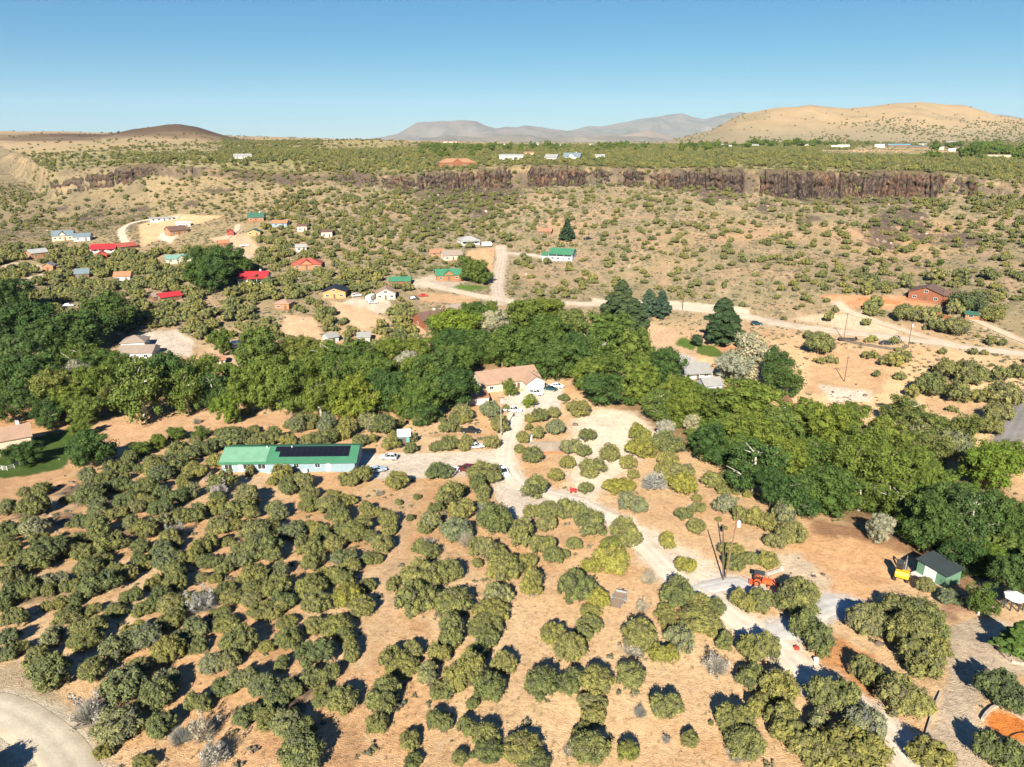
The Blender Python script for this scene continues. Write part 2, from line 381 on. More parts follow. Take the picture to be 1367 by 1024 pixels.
YARDS = [  # soil patches that differ from the open ground: (pixel outline, colour, feather m)
    ([(478, 606), (560, 604), (665, 600), (682, 620), (650, 634), (560, 638), (480, 640)], (.58, .49, .38), .5),        # parking strip
    ([(668, 535), (700, 520), (735, 512), (752, 516), (748, 545), (712, 548), (700, 560)], (.58, .50, .41), .5),        # house yard
    ([(655, 640), (712, 645), (760, 664), (700, 700), (668, 680)], (.60, .51, .40), 1.0),
    ([(770, 560), (800, 545), (850, 552), (880, 580), (850, 620), (800, 660), (780, 700), (840, 690), (930, 740), (985, 775), (920, 790), (850, 730), (770, 668), (755, 620)], (.70, .57, .42), 2.5),   # pale graded soil, with some sun backscatter painted into its colour
    ([(700, 590), (752, 588), (752, 605), (722, 606)], (.44, .35, .26), .4),                                           # terrace
    ([(1045, 735), (1080, 700), (1150, 712), (1210, 745), (1195, 775), (1160, 800), (1080, 810), (1035, 775)], (.56, .33, .165), 1.5),  # cleared pad
    ([(1085, 850), (1120, 850), (1170, 880), (1200, 940), (1240, 985), (1200, 975), (1140, 935), (1090, 885)], (.50, .25, .105), 1.2),
    ([(1075, 690), (1120, 698), (1185, 715), (1240, 740), (1230, 750), (1160, 722), (1085, 712)], (.30, .17, .09), 1.2),
    ([(1030, 745), (1062, 735), (1110, 775), (1100, 790), (1050, 770)], (.56, .44, .30), 1.5),
    ([(1090, 800), (1130, 798), (1140, 815), (1118, 828), (1088, 815)], (.38, .36, .33), .6),
    ([(1258, 850), (1270, 835), (1320, 818), (1367, 842), (1420, 860), (1420, 905), (1367, 900), (1318, 905), (1305, 950), (1318, 1000), (1320, 1060), (1235, 1060), (1240, 985), (1258, 940), (1266, 895)], (.47, .37, .26), .35),  # gravel court
    ([(1313, 958), (1330, 946), (1370, 962), (1420, 985), (1420, 1010), (1362, 990), (1325, 982)], (.56, .19, .045), .2),    # orange sand bed
    ([(1265, 770), (1300, 775), (1310, 800), (1275, 830), (1255, 820)], (.34, .20, .12), 1.2),
    ([(-20, 545), (60, 545), (80, 560), (60, 572), (-20, 575)], (.45, .26, .13), .8),
    ([(118, 566), (170, 556), (260, 554), (392, 553), (385, 568), (330, 572), (250, 580), (200, 590), (165, 601), (140, 592)], (.50, .31, .175), .8),      # bare field
    ([(-30, 640), (40, 634), (92, 622), (95, 640), (45, 662), (-30, 672)], (.47, .285, .15), .5),
    ([(-30, 600), (70, 578), (110, 572), (128, 580), (100, 602), (85, 625), (30, 636), (-30, 640)], (.062, .10, .022), .4),     # lawn
    ([(85, 572), (110, 562), (128, 566), (112, 580), (90, 582)], (.075, .12, .025), .4),
    ([(800, 432), (850, 425), (900, 440), (935, 470), (922, 486), (880, 478), (845, 455), (805, 448)], (.44, .30, .185), .8),  # dirt lot
    ([(870, 466), (925, 476), (945, 492), (890, 492)], (.40, .37, .34), .8),
    ([(955, 455), (985, 465), (985, 485), (960, 475)], (.40, .20, .11), .6),
    ([(910, 450), (935, 458), (925, 468), (900, 460)], (.08, .125, .025), .4),
    ([(930, 458), (955, 462), (975, 482), (930, 472)], (.08, .12, .025), .4),
    ([(605, 380), (640, 381), (655, 385), (628, 388), (605, 386)], (.09, .14, .03), .4),                               # lawn by the green-roofed house
    ([(545, 375), (580, 366), (625, 375), (600, 385), (555, 384)], (.37, .31, .24), .8),
    ([(560, 390), (640, 396), (640, 408), (560, 402)], (.38, .25, .14), .8),
    ([(470, 398), (520, 400), (525, 418), (480, 420), (455, 405)], (.46, .38, .29), .8),
    ([(625, 335), (660, 330), (656, 380), (640, 370), (620, 352)], (.47, .29, .16), .8),
    ([(790, 398), (900, 402), (1000, 412), (1000, 420), (900, 408), (790, 404)], (.52, .42, .31), 1.0),
    ([(1095, 395), (1240, 395), (1250, 408), (1120, 412)], (.45, .23, .12), 1.0),
    ([(1050, 425), (1140, 420), (1200, 440), (1200, 448), (1120, 438)], (.50, .38, .26), 1.2),
    ([(1080, 470), (1180, 465), (1200, 490), (1170, 530), (1080, 525)], (.45, .29, .16), 2.0),
    ([(1095, 515), (1160, 522), (1160, 535), (1110, 538)], (.55, .46, .36), 1.5),
    ([(1225, 530), (1320, 538), (1320, 560), (1250, 552)], (.46, .30, .17), 1.0),
    ([(185, 300), (235, 286), (300, 288), (260, 300), (215, 318), (190, 330)], (.50, .34, .19), 1.5),
    ([(222, 302), (210, 318), (228, 325), (240, 310)], (.50, .43, .34), 1.0),
    ([(280, 318), (330, 312), (345, 330), (330, 352), (300, 335)], (.45, .32, .20), 1.0),
    ([(180, 445), (235, 440), (260, 455), (255, 478), (215, 470)], (.42, .36, .29), .8),
    ([(265, 470), (330, 455), (345, 480), (300, 495)], (.44, .30, .19), 1.5),
    ([(380, 420), (420, 425), (430, 445), (400, 460), (375, 445)], (.46, .31, .19), 1.2),
    ([(440, 400), (490, 412), (520, 430), (480, 440), (450, 420)], (.46, .31, .19), 1.2),
    ([(50, 450), (85, 440), (95, 465), (60, 478)], (.33, .25, .09), 1.0),
    ([(130, 470), (155, 470), (150, 492), (128, 488)], (.12, .12, .12), .5),
    ([(505, 700), (540, 640), (556, 650), (545, 720), (530, 790), (520, 860), (505, 880), (505, 800)], (.49, .33, .19), 2.2),     # old track through the scrub
    ([(430, 1024), (455, 940), (500, 860), (520, 870), (500, 940), (480, 1024)], (.45, .27, .14), 2.0),
    ([(-60, 900), (20, 880), (80, 930), (130, 990), (170, 1060), (-60, 1060)], (.36, .28, .18), 1.2),                   # gravel shoulder of the bend
    ([(110, 210), (100, 206), (400, 207), (400, 211)], (.30, .26, .13), 12.0),
    ([(1100, 204), (1250, 206), (1250, 209), (1100, 207)], (.09, .15, .045), 8.0),
    ([(1130, 200), (1280, 201), (1280, 204), (1130, 203)], (.46, .31, .17), 8.0),
]
YARDW = [(wpoly(p), c, f) for p, c, f in YARDS]
TALUS = [(610, 262, 60, 14), (575, 290, 18, 18), (655, 258, 45, 14), (585, 306, 10, 7), (1179, 312, 24, 24), (1150, 262, 90, 12), (1205, 288, 30, 14), (960, 255, 30, 14), (985, 246, 20, 12), (920, 246, 35, 10), (1022, 276, 9, 10), (1280, 320, 30, 10), (470, 238, 30, 10), (380, 242, 25, 7),
         (330, 238, 18, 6), (290, 254, 18, 4), (255, 272, 12, 4), (130, 286, 18, 4), (110, 292, 15, 3), (85, 278, 12, 3), (185, 280, 20, 3), (1225, 308, 20, 14), (640, 278, 20, 14), (1080, 292, 12, 5), (930, 300, 14, 3), (90, 655, 30, 18), (80, 690, 40, 16), (120, 715, 25, 10), (70, 800, 25, 10), (390, 940, 30, 20), (415, 965, 20, 10)]
TALW = [(wpoly([(px + rx * math.cos(t), py + ry * math.sin(t)) for t in np.linspace(0, 6.28, 13)[:-1]]), 1.5 + rx * .05) for px, py, rx, ry in TALUS]
CREEK = wpoly([(-200, 500), (0, 500), (100, 515), (200, 515), (300, 505), (400, 505), (500, 500), (600, 480), (690, 460), (760, 470), (830, 495), (900, 530), (960, 575), (1040, 600), (1120, 620), (1190, 640), (1250, 690), (1310, 725), (1420, 760)])

def paint(x, y):
    n = x.shape[0]
    r = np.hypot(x, y); s = rim_s(x, y)
    n1 = fbm(x * .05, y * .05, 5); n2 = fbm(x * .22 + 31, y * .22, 4); n3 = fbm(x * .013 + 9, y * .013, 4); n4 = fbm(x * .6 + 3, y * .6, 3)
    def mixc(c, k, col): return c + (np.array(col)[None] - c) * np.clip(k, 0, 1)[:, None]
    c = np.tile(np.array([.52, .315, .16]), (n, 1))
    c = mixc(c, sstep(.40, .75, n1), (.56, .39, .22))
    c = mixc(c, sstep(.55, .80, n2) * .6, (.38, .215, .105))
    c = mixc(c, sstep(.58, .8, n4) * .5, (.50, .37, .23))
    # dry grass at the right of the near slope
    c = mixc(c, .75 * sstep(-15, 20, x) * sstep(.25, .6, n2), (.60, .405, .225))
    hs = sstep(255, 340, r) * (s < .6)
    ax = np.arctan2(x, y)
    hill = np.tile(np.array([.30, .212, .13]), (n, 1))
    hill = mixc(hill, sstep(.35, .65, n1) * .8, (.225, .185, .105))
    hill = mixc(hill, sstep(.42, .68, n2) * .7, (.165, .15, .085))
    hill = mixc(hill, sstep(.55, .8, n3) * .7 * (ax > .05), (.40, .25, .135))
    hill = mixc(hill, sstep(.60, .8, n4) * .45, (.43, .34, .24))
    hill = mixc(hill, (ax < -.28) * .5 * sstep(380, 500, r), (.29, .22, .115))
    c = c * (1 - hs[:, None]) + hill * hs[:, None]
    me = np.tile(np.array([.29, .245, .13]), (n, 1))
    me = mixc(me, sstep(.35, .6, n1), (.23, .205, .085))
    me = mixc(me, sstep(900, 1500, r) * .5, (.40, .29, .15))
    k = sstep(.5, 1.0, s); c = c * (1 - k[:, None]) + me * k[:, None]
    far = sstep(1400, 1900, r)
    gold = np.tile(np.array([.33, .24, .14]), (n, 1)); gold = mixc(gold, sstep(.45, .7, n3) * .6, (.22, .19, .115))
    c = c * (1 - far[:, None]) + gold * far[:, None]
    zz_ = H(x, y); c = mixc(c, far * .7 * (1 - sstep(85, 135, zz_ + 40 * (n1 - .5))) * (ax > 0), (.225, .195, .125))
    # brown cap of the butte, dark rim of the flat mesa
    xb, yb, zb = pt(228, 176, t=1820); d = np.hypot((x - xb) / 1.7, (y - yb))
    z = H(x, y)
    c = mixc(c, (1 - sstep(150, 330, d + 160 * (n3 - .5))) * .95, (.085, .055, .038))
    c = mixc(c, ((ax < -.50) & (r > 1500)) * .7 * sstep(70, 73, z) * (1 - sstep(76, 79, z)), (.13, .085, .06))
    # steep rim faces without a built cliff read as broken dark rock
    c = mixc(c, ((s > .02) & (s < .98)) * (.55 + .4 * sstep(.32, .55, n2)) * (r < 1600) * (ax > -.53), (.105, .08, .058))
    c = mixc(c, ((r > 560) & (s < 1.3) & (ax < -.46)) * (.45 + .45 * sstep(.35, .6, n1)), (.185, .148, .088))
    c = mixc(c, ((r > 560) & (s < 1.3) & (ax < -.46)) * .8 * sstep(.55, .66, n2) * sstep(.45, .6, n1), (.13, .10, .07))
    c = mixc(c, sstep(-.55, -.1, s) * (s < .2) * (r < 700) * .75 * sstep(.46, .62, n2 * .6 + n1 * .4), (.105, .085, .062))
    # creek floor: dark leaf litter over the soil
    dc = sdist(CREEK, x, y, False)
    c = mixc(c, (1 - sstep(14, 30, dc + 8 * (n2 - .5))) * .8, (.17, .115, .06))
    for P, f in TALW:
        m = (np.abs(x - P[:, 0].mean()) < 160) & (np.abs(y - P[:, 1].mean()) < 160)
        if not m.any(): continue
        d = sdist(P, x[m], y[m]) + 14 * f * .5 * (n2[m] - .5)
        c[m] = mixc(c[m], .85 * (1 - sstep(-f, f, d)) * sstep(.2, .5, n4[m] + .1), (.085, .062, .052))
    for P, col, f in YARDW:
        lo = P.min(0) - 12; hi = P.max(0) + 12
        m = (x > lo[0]) & (x < hi[0]) & (y > lo[1]) & (y < hi[1])
        if not m.any(): continue
        d = sdist(P, x[m], y[m]) + f * 2.0 * (n4[m] - .5) + f * 1.5 * (n2[m] - .5)
        cc = np.array(col) * (1 + .28 * (n4[m] - .5) + .28 * (n2[m] - .5))[:, None]
        k = (1 - sstep(-f, f, d))[:, None]
        c[m] = c[m] * (1 - k) + cc * k
    # dusty shoulders along the roads
    for P, w, col in ROADW.values():
        lo = P.min(0) - 10; hi = P.max(0) + 10
        m = (x > lo[0]) & (x < hi[0]) & (y > lo[1]) & (y < hi[1])
        if not m.any(): continue
        d = sdist(P[::2], x[m], y[m], False) + 2.2 * (n4[m] - .5)
        c[m] = mixc(c[m], .75 * (1 - sstep(w * .5, w * .5 + 1.8, d)), tuple(1.08 * v for v in col))
    return np.clip(c, .01, .9)

def ground_mat():
    q = NT('dry_soil'); p = q.pos(); tint = q.attr('tint').outputs['Color']
    f1 = q.noise(1.3, 5, p, .65); f2 = q.noise(6.0, 3, p, .6); f3 = q.noise(.22, 4, p, .6)
    c = q.mix(1.0, tint, q.ramp(f1, [(.28, (.70, .68, .66)), (.5, (1, 1, 1)), (.74, (1.22, 1.22, 1.22))]), 'MULTIPLY')
    c = q.mix(1.0, c, q.ramp(f2, [(.3, (.78, .76, .74)), (.55, (1, 1, 1)), (.75, (1.16, 1.16, 1.16))]), 'MULTIPLY')
    c = q.mix(.6, c, q.ramp(f3, [(.3, (.82, .80, .78)), (.7, (1.15, 1.15, 1.15))]), 'MULTIPLY')
    v = q.new('ShaderNodeTexVoronoi'); v.inputs['Scale'].default_value = .9; q.ln(p, v.inputs['Vector'])
    dry = q.ramp(v.outputs['Distance'], [(.05, (.62, .62, .55)), (.22, (1, 1, 1))])
    c = q.mix(.55, c, dry, 'MULTIPLY')
    q.ln(c, q.b.inputs['Base Color']); q.b.inputs['Roughness'].default_value = 1; q.b.inputs['Specular IOR Level'].default_value = .05
    h = q.new('ShaderNodeMath', operation='ADD'); q.ln(f1, h.inputs[0]); q.ln(f2, h.inputs[1])
    q.bump(h.outputs[0], .7, .22)
    return q.m
def build_ground():
    az = np.concatenate([np.linspace(-math.pi, -1.0, 60)[:-1], np.arange(-1.0, -.68, .008), np.arange(-.68, .68, .0023), np.arange(.68, 1.0, .008), np.linspace(1.0, math.pi, 60)])
    rr = [12, 20, 28, 34]
    while rr[-1] < 24000:
        v = rr[-1]; rr.append(v * (1.0072 if v < 420 else 1.0042 if v < 700 else 1.008 if v < 3500 else 1.06))
    rr = np.array(rr)
    A, Q = np.meshgrid(az, rr)
    x = (Q * np.sin(A)).ravel(); y = (Q * np.cos(A)).ravel(); z = H(x, y)
    nr, na = len(rr), len(az)
    idx = np.arange(nr * na).reshape(nr, na)
    f = np.stack([idx[:-1, :-1], idx[:-1, 1:], idx[1:, 1:], idx[1:, :-1]], -1).reshape(-1, 4)
    f = f[:, ::-1]
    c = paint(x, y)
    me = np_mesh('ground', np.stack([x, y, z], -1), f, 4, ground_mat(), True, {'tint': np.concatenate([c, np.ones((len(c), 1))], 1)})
    tag(link('ground', me), kind='structure')
build_ground()

def road_mat(name, col):
    q = NT(name); p = q.pos()
    e = q.attr('edge').outputs['Fac']
    f1 = q.noise(.35, 5, p, .65); f2 = q.noise(5, 3, p)
    c = q.mix(1.0, q.ramp(f1, [(.3, tuple(v * .82 for v in col)), (.7, tuple(min(.9, v * 1.14) for v in col))]), q.ramp(f2, [(.3, (.86, .85, .84)), (.7, (1.1, 1.1, 1.1))]), 'MULTIPLY')
    c = q.mix(1.0, c, q.ramp(e, [(0, (1.08, 1.0, .92)), (.2, (.98, .97, .95)), (.33, (1.10, 1.10, 1.09)), (.5, (.93, .92, .91)), (.66, (1.1, 1.1, 1.09)), (.8, (.97, .96, .94)), (1, (1.08, 1.0, .92))]), 'MULTIPLY')
    q.ln(c, q.b.inputs['Base Color']); q.b.inputs['Roughness'].default_value = .95; q.b.inputs['Specular IOR Level'].default_value = .1
    q.bump(f2, .3, .05); return q.m
def build_roads():
    for i, (name, (P, w, col)) in enumerate(ROADW.items()):
        T = np.gradient(P, axis=0); T /= np.linalg.norm(T, axis=1)[:, None] + 1e-9
        N = np.stack([-T[:, 1], T[:, 0]], -1); m = 9
        s = np.arange(len(P)) * 1.5
        V = []; E = []
        for k in range(m):
            u = k / (m - 1) - .5
            ww = w * (u + (.07 * (fbm(s * .25 + (0 if k == 0 else 50), s * 0 + i, 3) - .5) * 2 if k in (0, m - 1) else 0))
            Q = P + N * (np.asarray(ww) + np.zeros(len(P)))[:, None]
            r = np.hypot(Q[:, 0], Q[:, 1])
            z = H(Q[:, 0], Q[:, 1]) + .06 + .00055 * r + .004 * i - (.10 if k in (0, m - 1) else 0)
            V.append(np.stack([Q[:, 0], Q[:, 1], z], -1)); E.append(np.full(len(P), k / (m - 1)))
        V = np.stack(V, 1).reshape(-1, 3); E = np.stack(E, 1).ravel()
        idx = np.arange(len(V)).reshape(len(P), m)
        f = np.stack([idx[:-1, :-1], idx[:-1, 1:], idx[1:, 1:], idx[1:, :-1]], -1).reshape(-1, 4)[:, ::-1]
        me = np_mesh(name, V, f, 4, road_mat(name + '_gravel', col), True, {'edge': E})
        tag(link(name, me), kind='structure')
build_roads()

# ------------------------------------------------------------------ basalt cliffs along the mesa rim
def cliff_mat():
    q = NT('basalt'); p = q.pos()
    m = q.new('ShaderNodeMapping'); m.inputs['Scale'].default_value = (1, 1, .35); q.ln(p, m.inputs['Vector'])
    f1 = q.noise(.28, 5, m.outputs[0], .7); f2 = q.noise(.05, 3, p); f3 = q.noise(1.2, 3, m.outputs[0], .6)
    c = q.ramp(f1, [(.3, (.022, .017, .016)), (.5, (.058, .043, .036)), (.68, (.115, .08, .06))])
    c = q.mix(q.ramp(f2, [(.52, (0, 0, 0)), (.70, (.6, .6, .6))]), c, q.ramp(f1, [(.35, (.085, .042, .028)), (.65, (.20, .105, .06))]))
    c = q.mix(.6, c, q.ramp(f3, [(.3, (.5, .5, .5)), (.7, (1.3, 1.3, 1.3))]), 'MULTIPLY')
    vo = q.new('ShaderNodeTexVoronoi', feature='DISTANCE_TO_EDGE'); vo.inputs['Scale'].default_value = .42; q.ln(m.outputs[0], vo.inputs['Vector'])
    c = q.mix(1.0, c, q.ramp(vo.outputs['Distance'], [(.0, (.18, .17, .17)), (.10, (1, 1, 1)), (.35, (1.25, 1.2, 1.15))]), 'MULTIPLY')
    nz = q.new('ShaderNodeSeparateXYZ'); q.ln(q.new('ShaderNodeNewGeometry').outputs['Normal'], nz.inputs[0])
    gr = q.new('ShaderNodeMath', operation='MULTIPLY_ADD'); q.ln(f1, gr.inputs[0]); gr.inputs[1].default_value = 1.1; q.ln(nz.outputs[2], gr.inputs[2])
    c = q.mix(q.ramp(gr.outputs[0], [(.98, (0, 0, 0)), (1.0, (0, 0, 0))]) if False else q.ramp(nz.outputs[2], [(.74, (0, 0, 0)), (.95, (.7, .7, .7))]), c, (.14, .11, .06))
    q.ln(c, q.b.inputs['Base Color']); q.b.inputs['Roughness'].default_value = .95; q.b.inputs['Specular IOR Level'].default_value = .1
    q.bump(f3, .8, .4); return q.m
CLIFFS = [(62, 112, .85, 4), (110, 152, .9, 4), (148, 262, 1.0, 5), (300, 412, .7, 3), (440, 530, .8, 3.5), (515, 722, 1.0, 6), (698, 866, 1.0, 6), (862, 1000, 1.0, 6.5), (1012, 1160, 1.05, 7), (1148, 1316, 1.05, 7)]
def az_of(px, py=228.0):
    dx, dy, _ = ray(px, py); return math.atan2(dx, dy)
def build_cliffs():
    cm = cliff_mat()
    for i, (p0, p1, hs, dep) in enumerate(CLIFFS):
        a = np.arange(az_of(p0), az_of(p1), .00075); n = len(a)
        rb = np.interp(a, _ra, _rb) + rim_jit(a); rt = np.interp(a, _ra, _rt) + rim_jit(a)
        u = np.linspace(0, 1, n); s = a * 550 + 71 * i
        wear = fbm(s * .022 + 31, s * 0 + 3 * i, 3)                       # where the wall has crumbled into the slope
        tap = sstep(0, .06, u) * (1 - sstep(.94, 1, u)) * (.3 + .7 * sstep(.24, .42, wear))
        rid = lambda q, v: 1 - np.abs(vnoise(q, s * 0 + v) - .5) * 2
        big = fbm(s * .035 + 11, s * 0 + i, 3)
        top_r = rt + 2.5 - 8 * (big - .5); zt = H((rt + 12) * np.sin(a), (rt + 12) * np.cos(a))
        foot = rt - rb; V = []; m = 26
        low = 4.5 * (fbm(s * .06 + 4, s * 0, 3) - .5)
        for k in range(m):
            v = k / (m - 1)
            f = .42 * min(v / .42, 1) ** 1.0 * .9 + .62 * max(0, (v - .42) / .58) ** 2.2
            base_r = rb - 2 + 0 * rt
            r = base_r + (top_r - base_r) * np.clip(f, 0, 1)
            col = rid(s * .34 + .8 * v, i + .3 * v) ** 2
            block = np.floor(vnoise(s * .5, s * 0 + np.floor(v * 9 + 2 * vnoise(s * .1, s * 0)) * 1.7) * 4) / 4
            bulge = (dep * (.1 + .55 * big) + 3.6 * (col - .35) + 3.4 * (block - .4) + 3.2 * (fbm(s * .12 + 5 * v, s * 0 + 5 * v + i, 3) - .5)) * tap * (1 - .7 * v ** 8) - 5 * (1 - tap)
            if v < .3: bulge = bulge * (.4 + 2 * v)
            zb = H(base_r * np.sin(a), base_r * np.cos(a)) - 2.0
            z = zb + (zt + .3 - zb) * (v if k == m - 1 else v ** .9 * hs * .97) + (.9 * (vnoise(s * .45, s * 0 + 6 * v) - .5) if k < m - 1 else 0) + low * max(0, v - .6)
            V.append(np.stack([(r - bulge) * np.sin(a), (r - bulge) * np.cos(a), z], -1))
        rbk = rt + 10; V.append(np.stack([rbk * np.sin(a), rbk * np.cos(a), zt - 2.5], -1))
        V = np.array(V); mm = len(V); idx = np.arange(mm * n).reshape(mm, n)
        f = np.stack([idx[:-1, :-1], idx[:-1, 1:], idx[1:, 1:], idx[1:, :-1]], -1).reshape(-1, 4)
        tag(link('basalt_cliff', np_mesh('basalt_cliff', V.reshape(-1, 3), f, 4, cm)), kind='structure')
build_cliffs()

# ------------------------------------------------------------------ distant mountain ranges
def mtn_mat(name, c1, c2, c3):
    q = NT(name); p = q.pos()
    f1 = q.noise(.0016, 6, p, .65); f2 = q.noise(.006, 5, p, .65)
    c = q.mix(q.ramp(f2, [(.35, (0, 0, 0)), (.65, (1, 1, 1))]), q.ramp(f1, [(.35, c1), (.6, c2)]), c3)
    q.ln(c, q.b.inputs['Base Color']); q.b.inputs['Roughness'].default_value = 1; q.b.inputs['Specular IOR Level'].default_value = 0
    return q.m
MTN = [('mountain', 14000, 2600, [(470, 196), (500, 189), (530, 180), (545, 170), (556, 163), (580, 161.5), (600, 161), (618, 159.5), (636, 161), (648, 167), (662, 171), (676, 169), (690, 169.5), (702, 166), (716, 168), (735, 171), (760, 175), (790, 176), (820, 179), (870, 184), (930, 192)], ((.21, .165, .125), (.10, .095, .08), (.17, .14, .115))),
       ('mountain', 17500, 3600, [(700, 186), (740, 178), (770, 172), (785, 167), (800, 168), (825, 164), (845, 160), (862, 157), (880, 154), (897, 151.5), (912, 151), (925, 155), (940, 158), (955, 154.5), (975, 150), (990, 148), (1005, 152), (1040, 158), (1100, 168), (1180, 178), (1300, 190)], ((.20, .17, .13), (.08, .085, .07), (.15, .13, .10))),
       ('mountain', 10500, 1800, [(770, 190), (800, 185), (835, 181), (852, 176), (866, 173), (880, 177), (898, 182), (930, 186), (960, 190)], ((.27, .20, .14), (.16, .13, .10), (.21, .16, .12))),
       ('mountain', 9000, 1500, [(560, 192), (600, 186), (640, 183), (700, 184), (760, 183), (830, 186), (900, 190)], ((.20, .165, .12), (.12, .11, .085), (.165, .14, .11))),
       ('mountain', 15000, 3000, [(1240, 190), (1300, 162), (1322, 154), (1336, 152), (1352, 154), (1380, 158), (1450, 166), (1550, 185)], ((.20, .17, .13), (.10, .10, .08), (.15, .13, .10)))]
def build_mtn():
    for i, (name, T, W, sk, cols) in enumerate(MTN):
        px = np.arange(sk[0][0], sk[-1][0], 1.5); py = np.interp(px, [p[0] for p in sk], [p[1] for p in sk]) + 1.1 * (fbm(px * .12, px * 0 + i, 4) - .5)
        dx, dy, dz = ray(px, py); a = np.arctan2(dx, dy); rr = np.hypot(dx, dy) * T; zc = ZC + dz * T
        V = []; n = 34
        for k in range(n):
            v = (k / (n - 1)) * 2 - 1           # -1 front foot .. 0 crest .. 1 back foot
            r = rr + v * W
            x, y = r * np.sin(a), r * np.cos(a)
            fall = (1 - abs(v)) ** 1.25
            rid = 1 - np.abs(fbm(x * .0011 + 7 * i, y * .0007, 5) - .5) * 4
            z = 0 + (zc - 0) * fall + (rid - .45) * 190 * (abs(v) * (1 - abs(v)) * 3.2) - 25 * (abs(v) > .97)
            V.append(np.stack([x, y, z], -1))
        V = np.array(V); m = V.shape[1]; idx = np.arange(n * m).reshape(n, m)
        f = np.stack([idx[:-1, :-1], idx[:-1, 1:], idx[1:, 1:], idx[1:, :-1]], -1).reshape(-1, 4)
        tag(link(name, np_mesh(name, V.reshape(-1, 3), f, 4, mtn_mat('mountain_rock', *cols), True)), kind='structure')
build_mtn()
# ------------------------------------------------------------------ foliage meshes
def ico(sub):
    bm = bmesh.new(); bmesh.ops.create_icosphere(bm, subdivisions=sub, radius=1.0)
    v = np.array([p.co for p in bm.verts]); f = np.array([[q.index for q in t.verts] for t in bm.faces]); bm.free(); return v, f
ICO1, ICO2 = ico(1), ico(2)
def leaves(rs, C, S, tone, n, size, aspect=1.7, up=.18, jit=.5, shell=(.72, 1.06)):
    """n leaf quads spread over each clump (centres C, radii S (k,3)); returns verts, tones"""
    k = len(C); ci = np.repeat(np.arange(k), n); m = k * n
    d = rs.normal(size=(m, 3)); d /= np.linalg.norm(d, axis=1)[:, None]
    rr = rs.uniform(shell[0], shell[1], m)[:, None]
    P = C[ci] + d * S[ci] * rr
    nn = d + np.array([0, 0, up]) + rs.normal(size=(m, 3)) * jit * .6; nn /= np.linalg.norm(nn, axis=1)[:, None]
    t = np.cross(nn, rs.normal(size=(m, 3))); t /= np.linalg.norm(t, axis=1)[:, None] + 1e-9
    b = np.cross(nn, t)
    sz = size * rs.uniform(.65, 1.35, m)[:, None]
    t = t * sz * aspect * .5; b = b * sz * .5
    V = np.stack([P - t, P - b * .9, P + t, P + b], 1).reshape(-1, 3)
    tn = np.repeat(np.clip(tone[ci] + rs.normal(size=m) * .13, 0, 1), 4)
    return V, tn
def cores(C, S, f, tone, base=ICO1):  # filler blobs added inside the clumps to block light, toned below the leaves
    v, fa = base; n = len(v)
    V = (C[:, None, :] + v[None] * S[:, None, :] * f).reshape(-1, 3)
    Fa = (fa[None] + (np.arange(len(C)) * n)[:, None, None]).reshape(-1, 3)
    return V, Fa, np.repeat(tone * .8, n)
def crown_mesh(name, rs, C, S, n, size, mat_, core=.72, **kw):
    tone = np.clip(.52 + .17 * rs.normal(size=len(C)), 0, 1)
    V, tn = leaves(rs, C, S, tone, n, size, **kw)
    q = np.arange(len(V)).reshape(-1, 4)
    tri = np.concatenate([q[:, [0, 1, 2]], q[:, [0, 2, 3]]])
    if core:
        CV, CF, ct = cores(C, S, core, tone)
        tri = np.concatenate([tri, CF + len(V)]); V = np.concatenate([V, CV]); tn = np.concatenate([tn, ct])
    return np_mesh(name, V, tri, 3, mat_, False, {'tone': tn})

def leaf_mat(name, lo, mid, hi, obj_tint=True, trans=.12):
    q = NT(name); t = q.attr('tone').outputs['Fac']
    oi = q.new('ShaderNodeObjectInfo')
    c = q.ramp(t, [(.1, lo), (.5, mid), (.9, hi)])
    rv = q.ramp(oi.outputs['Random'], [(0, (.70, .78, .80)), (.3, (.95, .97, 1)), (.55, (1.04, 1.0, .95)), (.8, (1.25, 1.14, .95)), (1, (1.1, 1.05, 1.25))])
    c = q.mix(1.0, c, rv, 'MULTIPLY')
    if obj_tint: c = q.mix(1.0, c, oi.outputs['Color'], 'MULTIPLY')
    q.ln(c, q.b.inputs['Base Color']); q.b.inputs['Roughness'].default_value = .75; q.b.inputs['Specular IOR Level'].default_value = .12
    tr = q.new('ShaderNodeBsdfTranslucent'); q.ln(c, tr.inputs[0])
    mx = q.new('ShaderNodeMixShader'); mx.inputs[0].default_value = trans
    q.ln(q.b.outputs[0], mx.inputs[1]); q.ln(tr.outputs[0], mx.inputs[2]); q.ln(mx.outputs[0], q.n['Material Output'].inputs[0])
    return q.m
M_JUN = leaf_mat('juniper_leaf', (.092, .090, .052), (.124, .130, .044), (.215, .212, .064), trans=.1)
M_COT = leaf_mat('cottonwood_leaf', (.055, .088, .018), (.085, .125, .024), (.125, .165, .034), trans=.2)
M_PIN = leaf_mat('pine_needle', (.034, .052, .024), (.050, .074, .031), (.072, .098, .040), trans=.08)
M_SAG = leaf_mat('sage_leaf', (.085, .085, .05), (.13, .125, .075), (.19, .175, .115), trans=.08)
M_TUF = leaf_mat('dry_grass_blade', (.22, .15, .075), (.33, .235, .12), (.47, .35, .19), trans=.15)
M_DEAD = leaf_mat('grey_twig', (.17, .16, .135), (.25, .235, .20), (.33, .31, .27), trans=.05)
M_BARK = mat('bark', (.17, .125, .09), .95, .35, 3, bump=.4)
M_PALE = mat('pale_bark', (.42, .38, .32), .9, .25, 2, bump=.3)

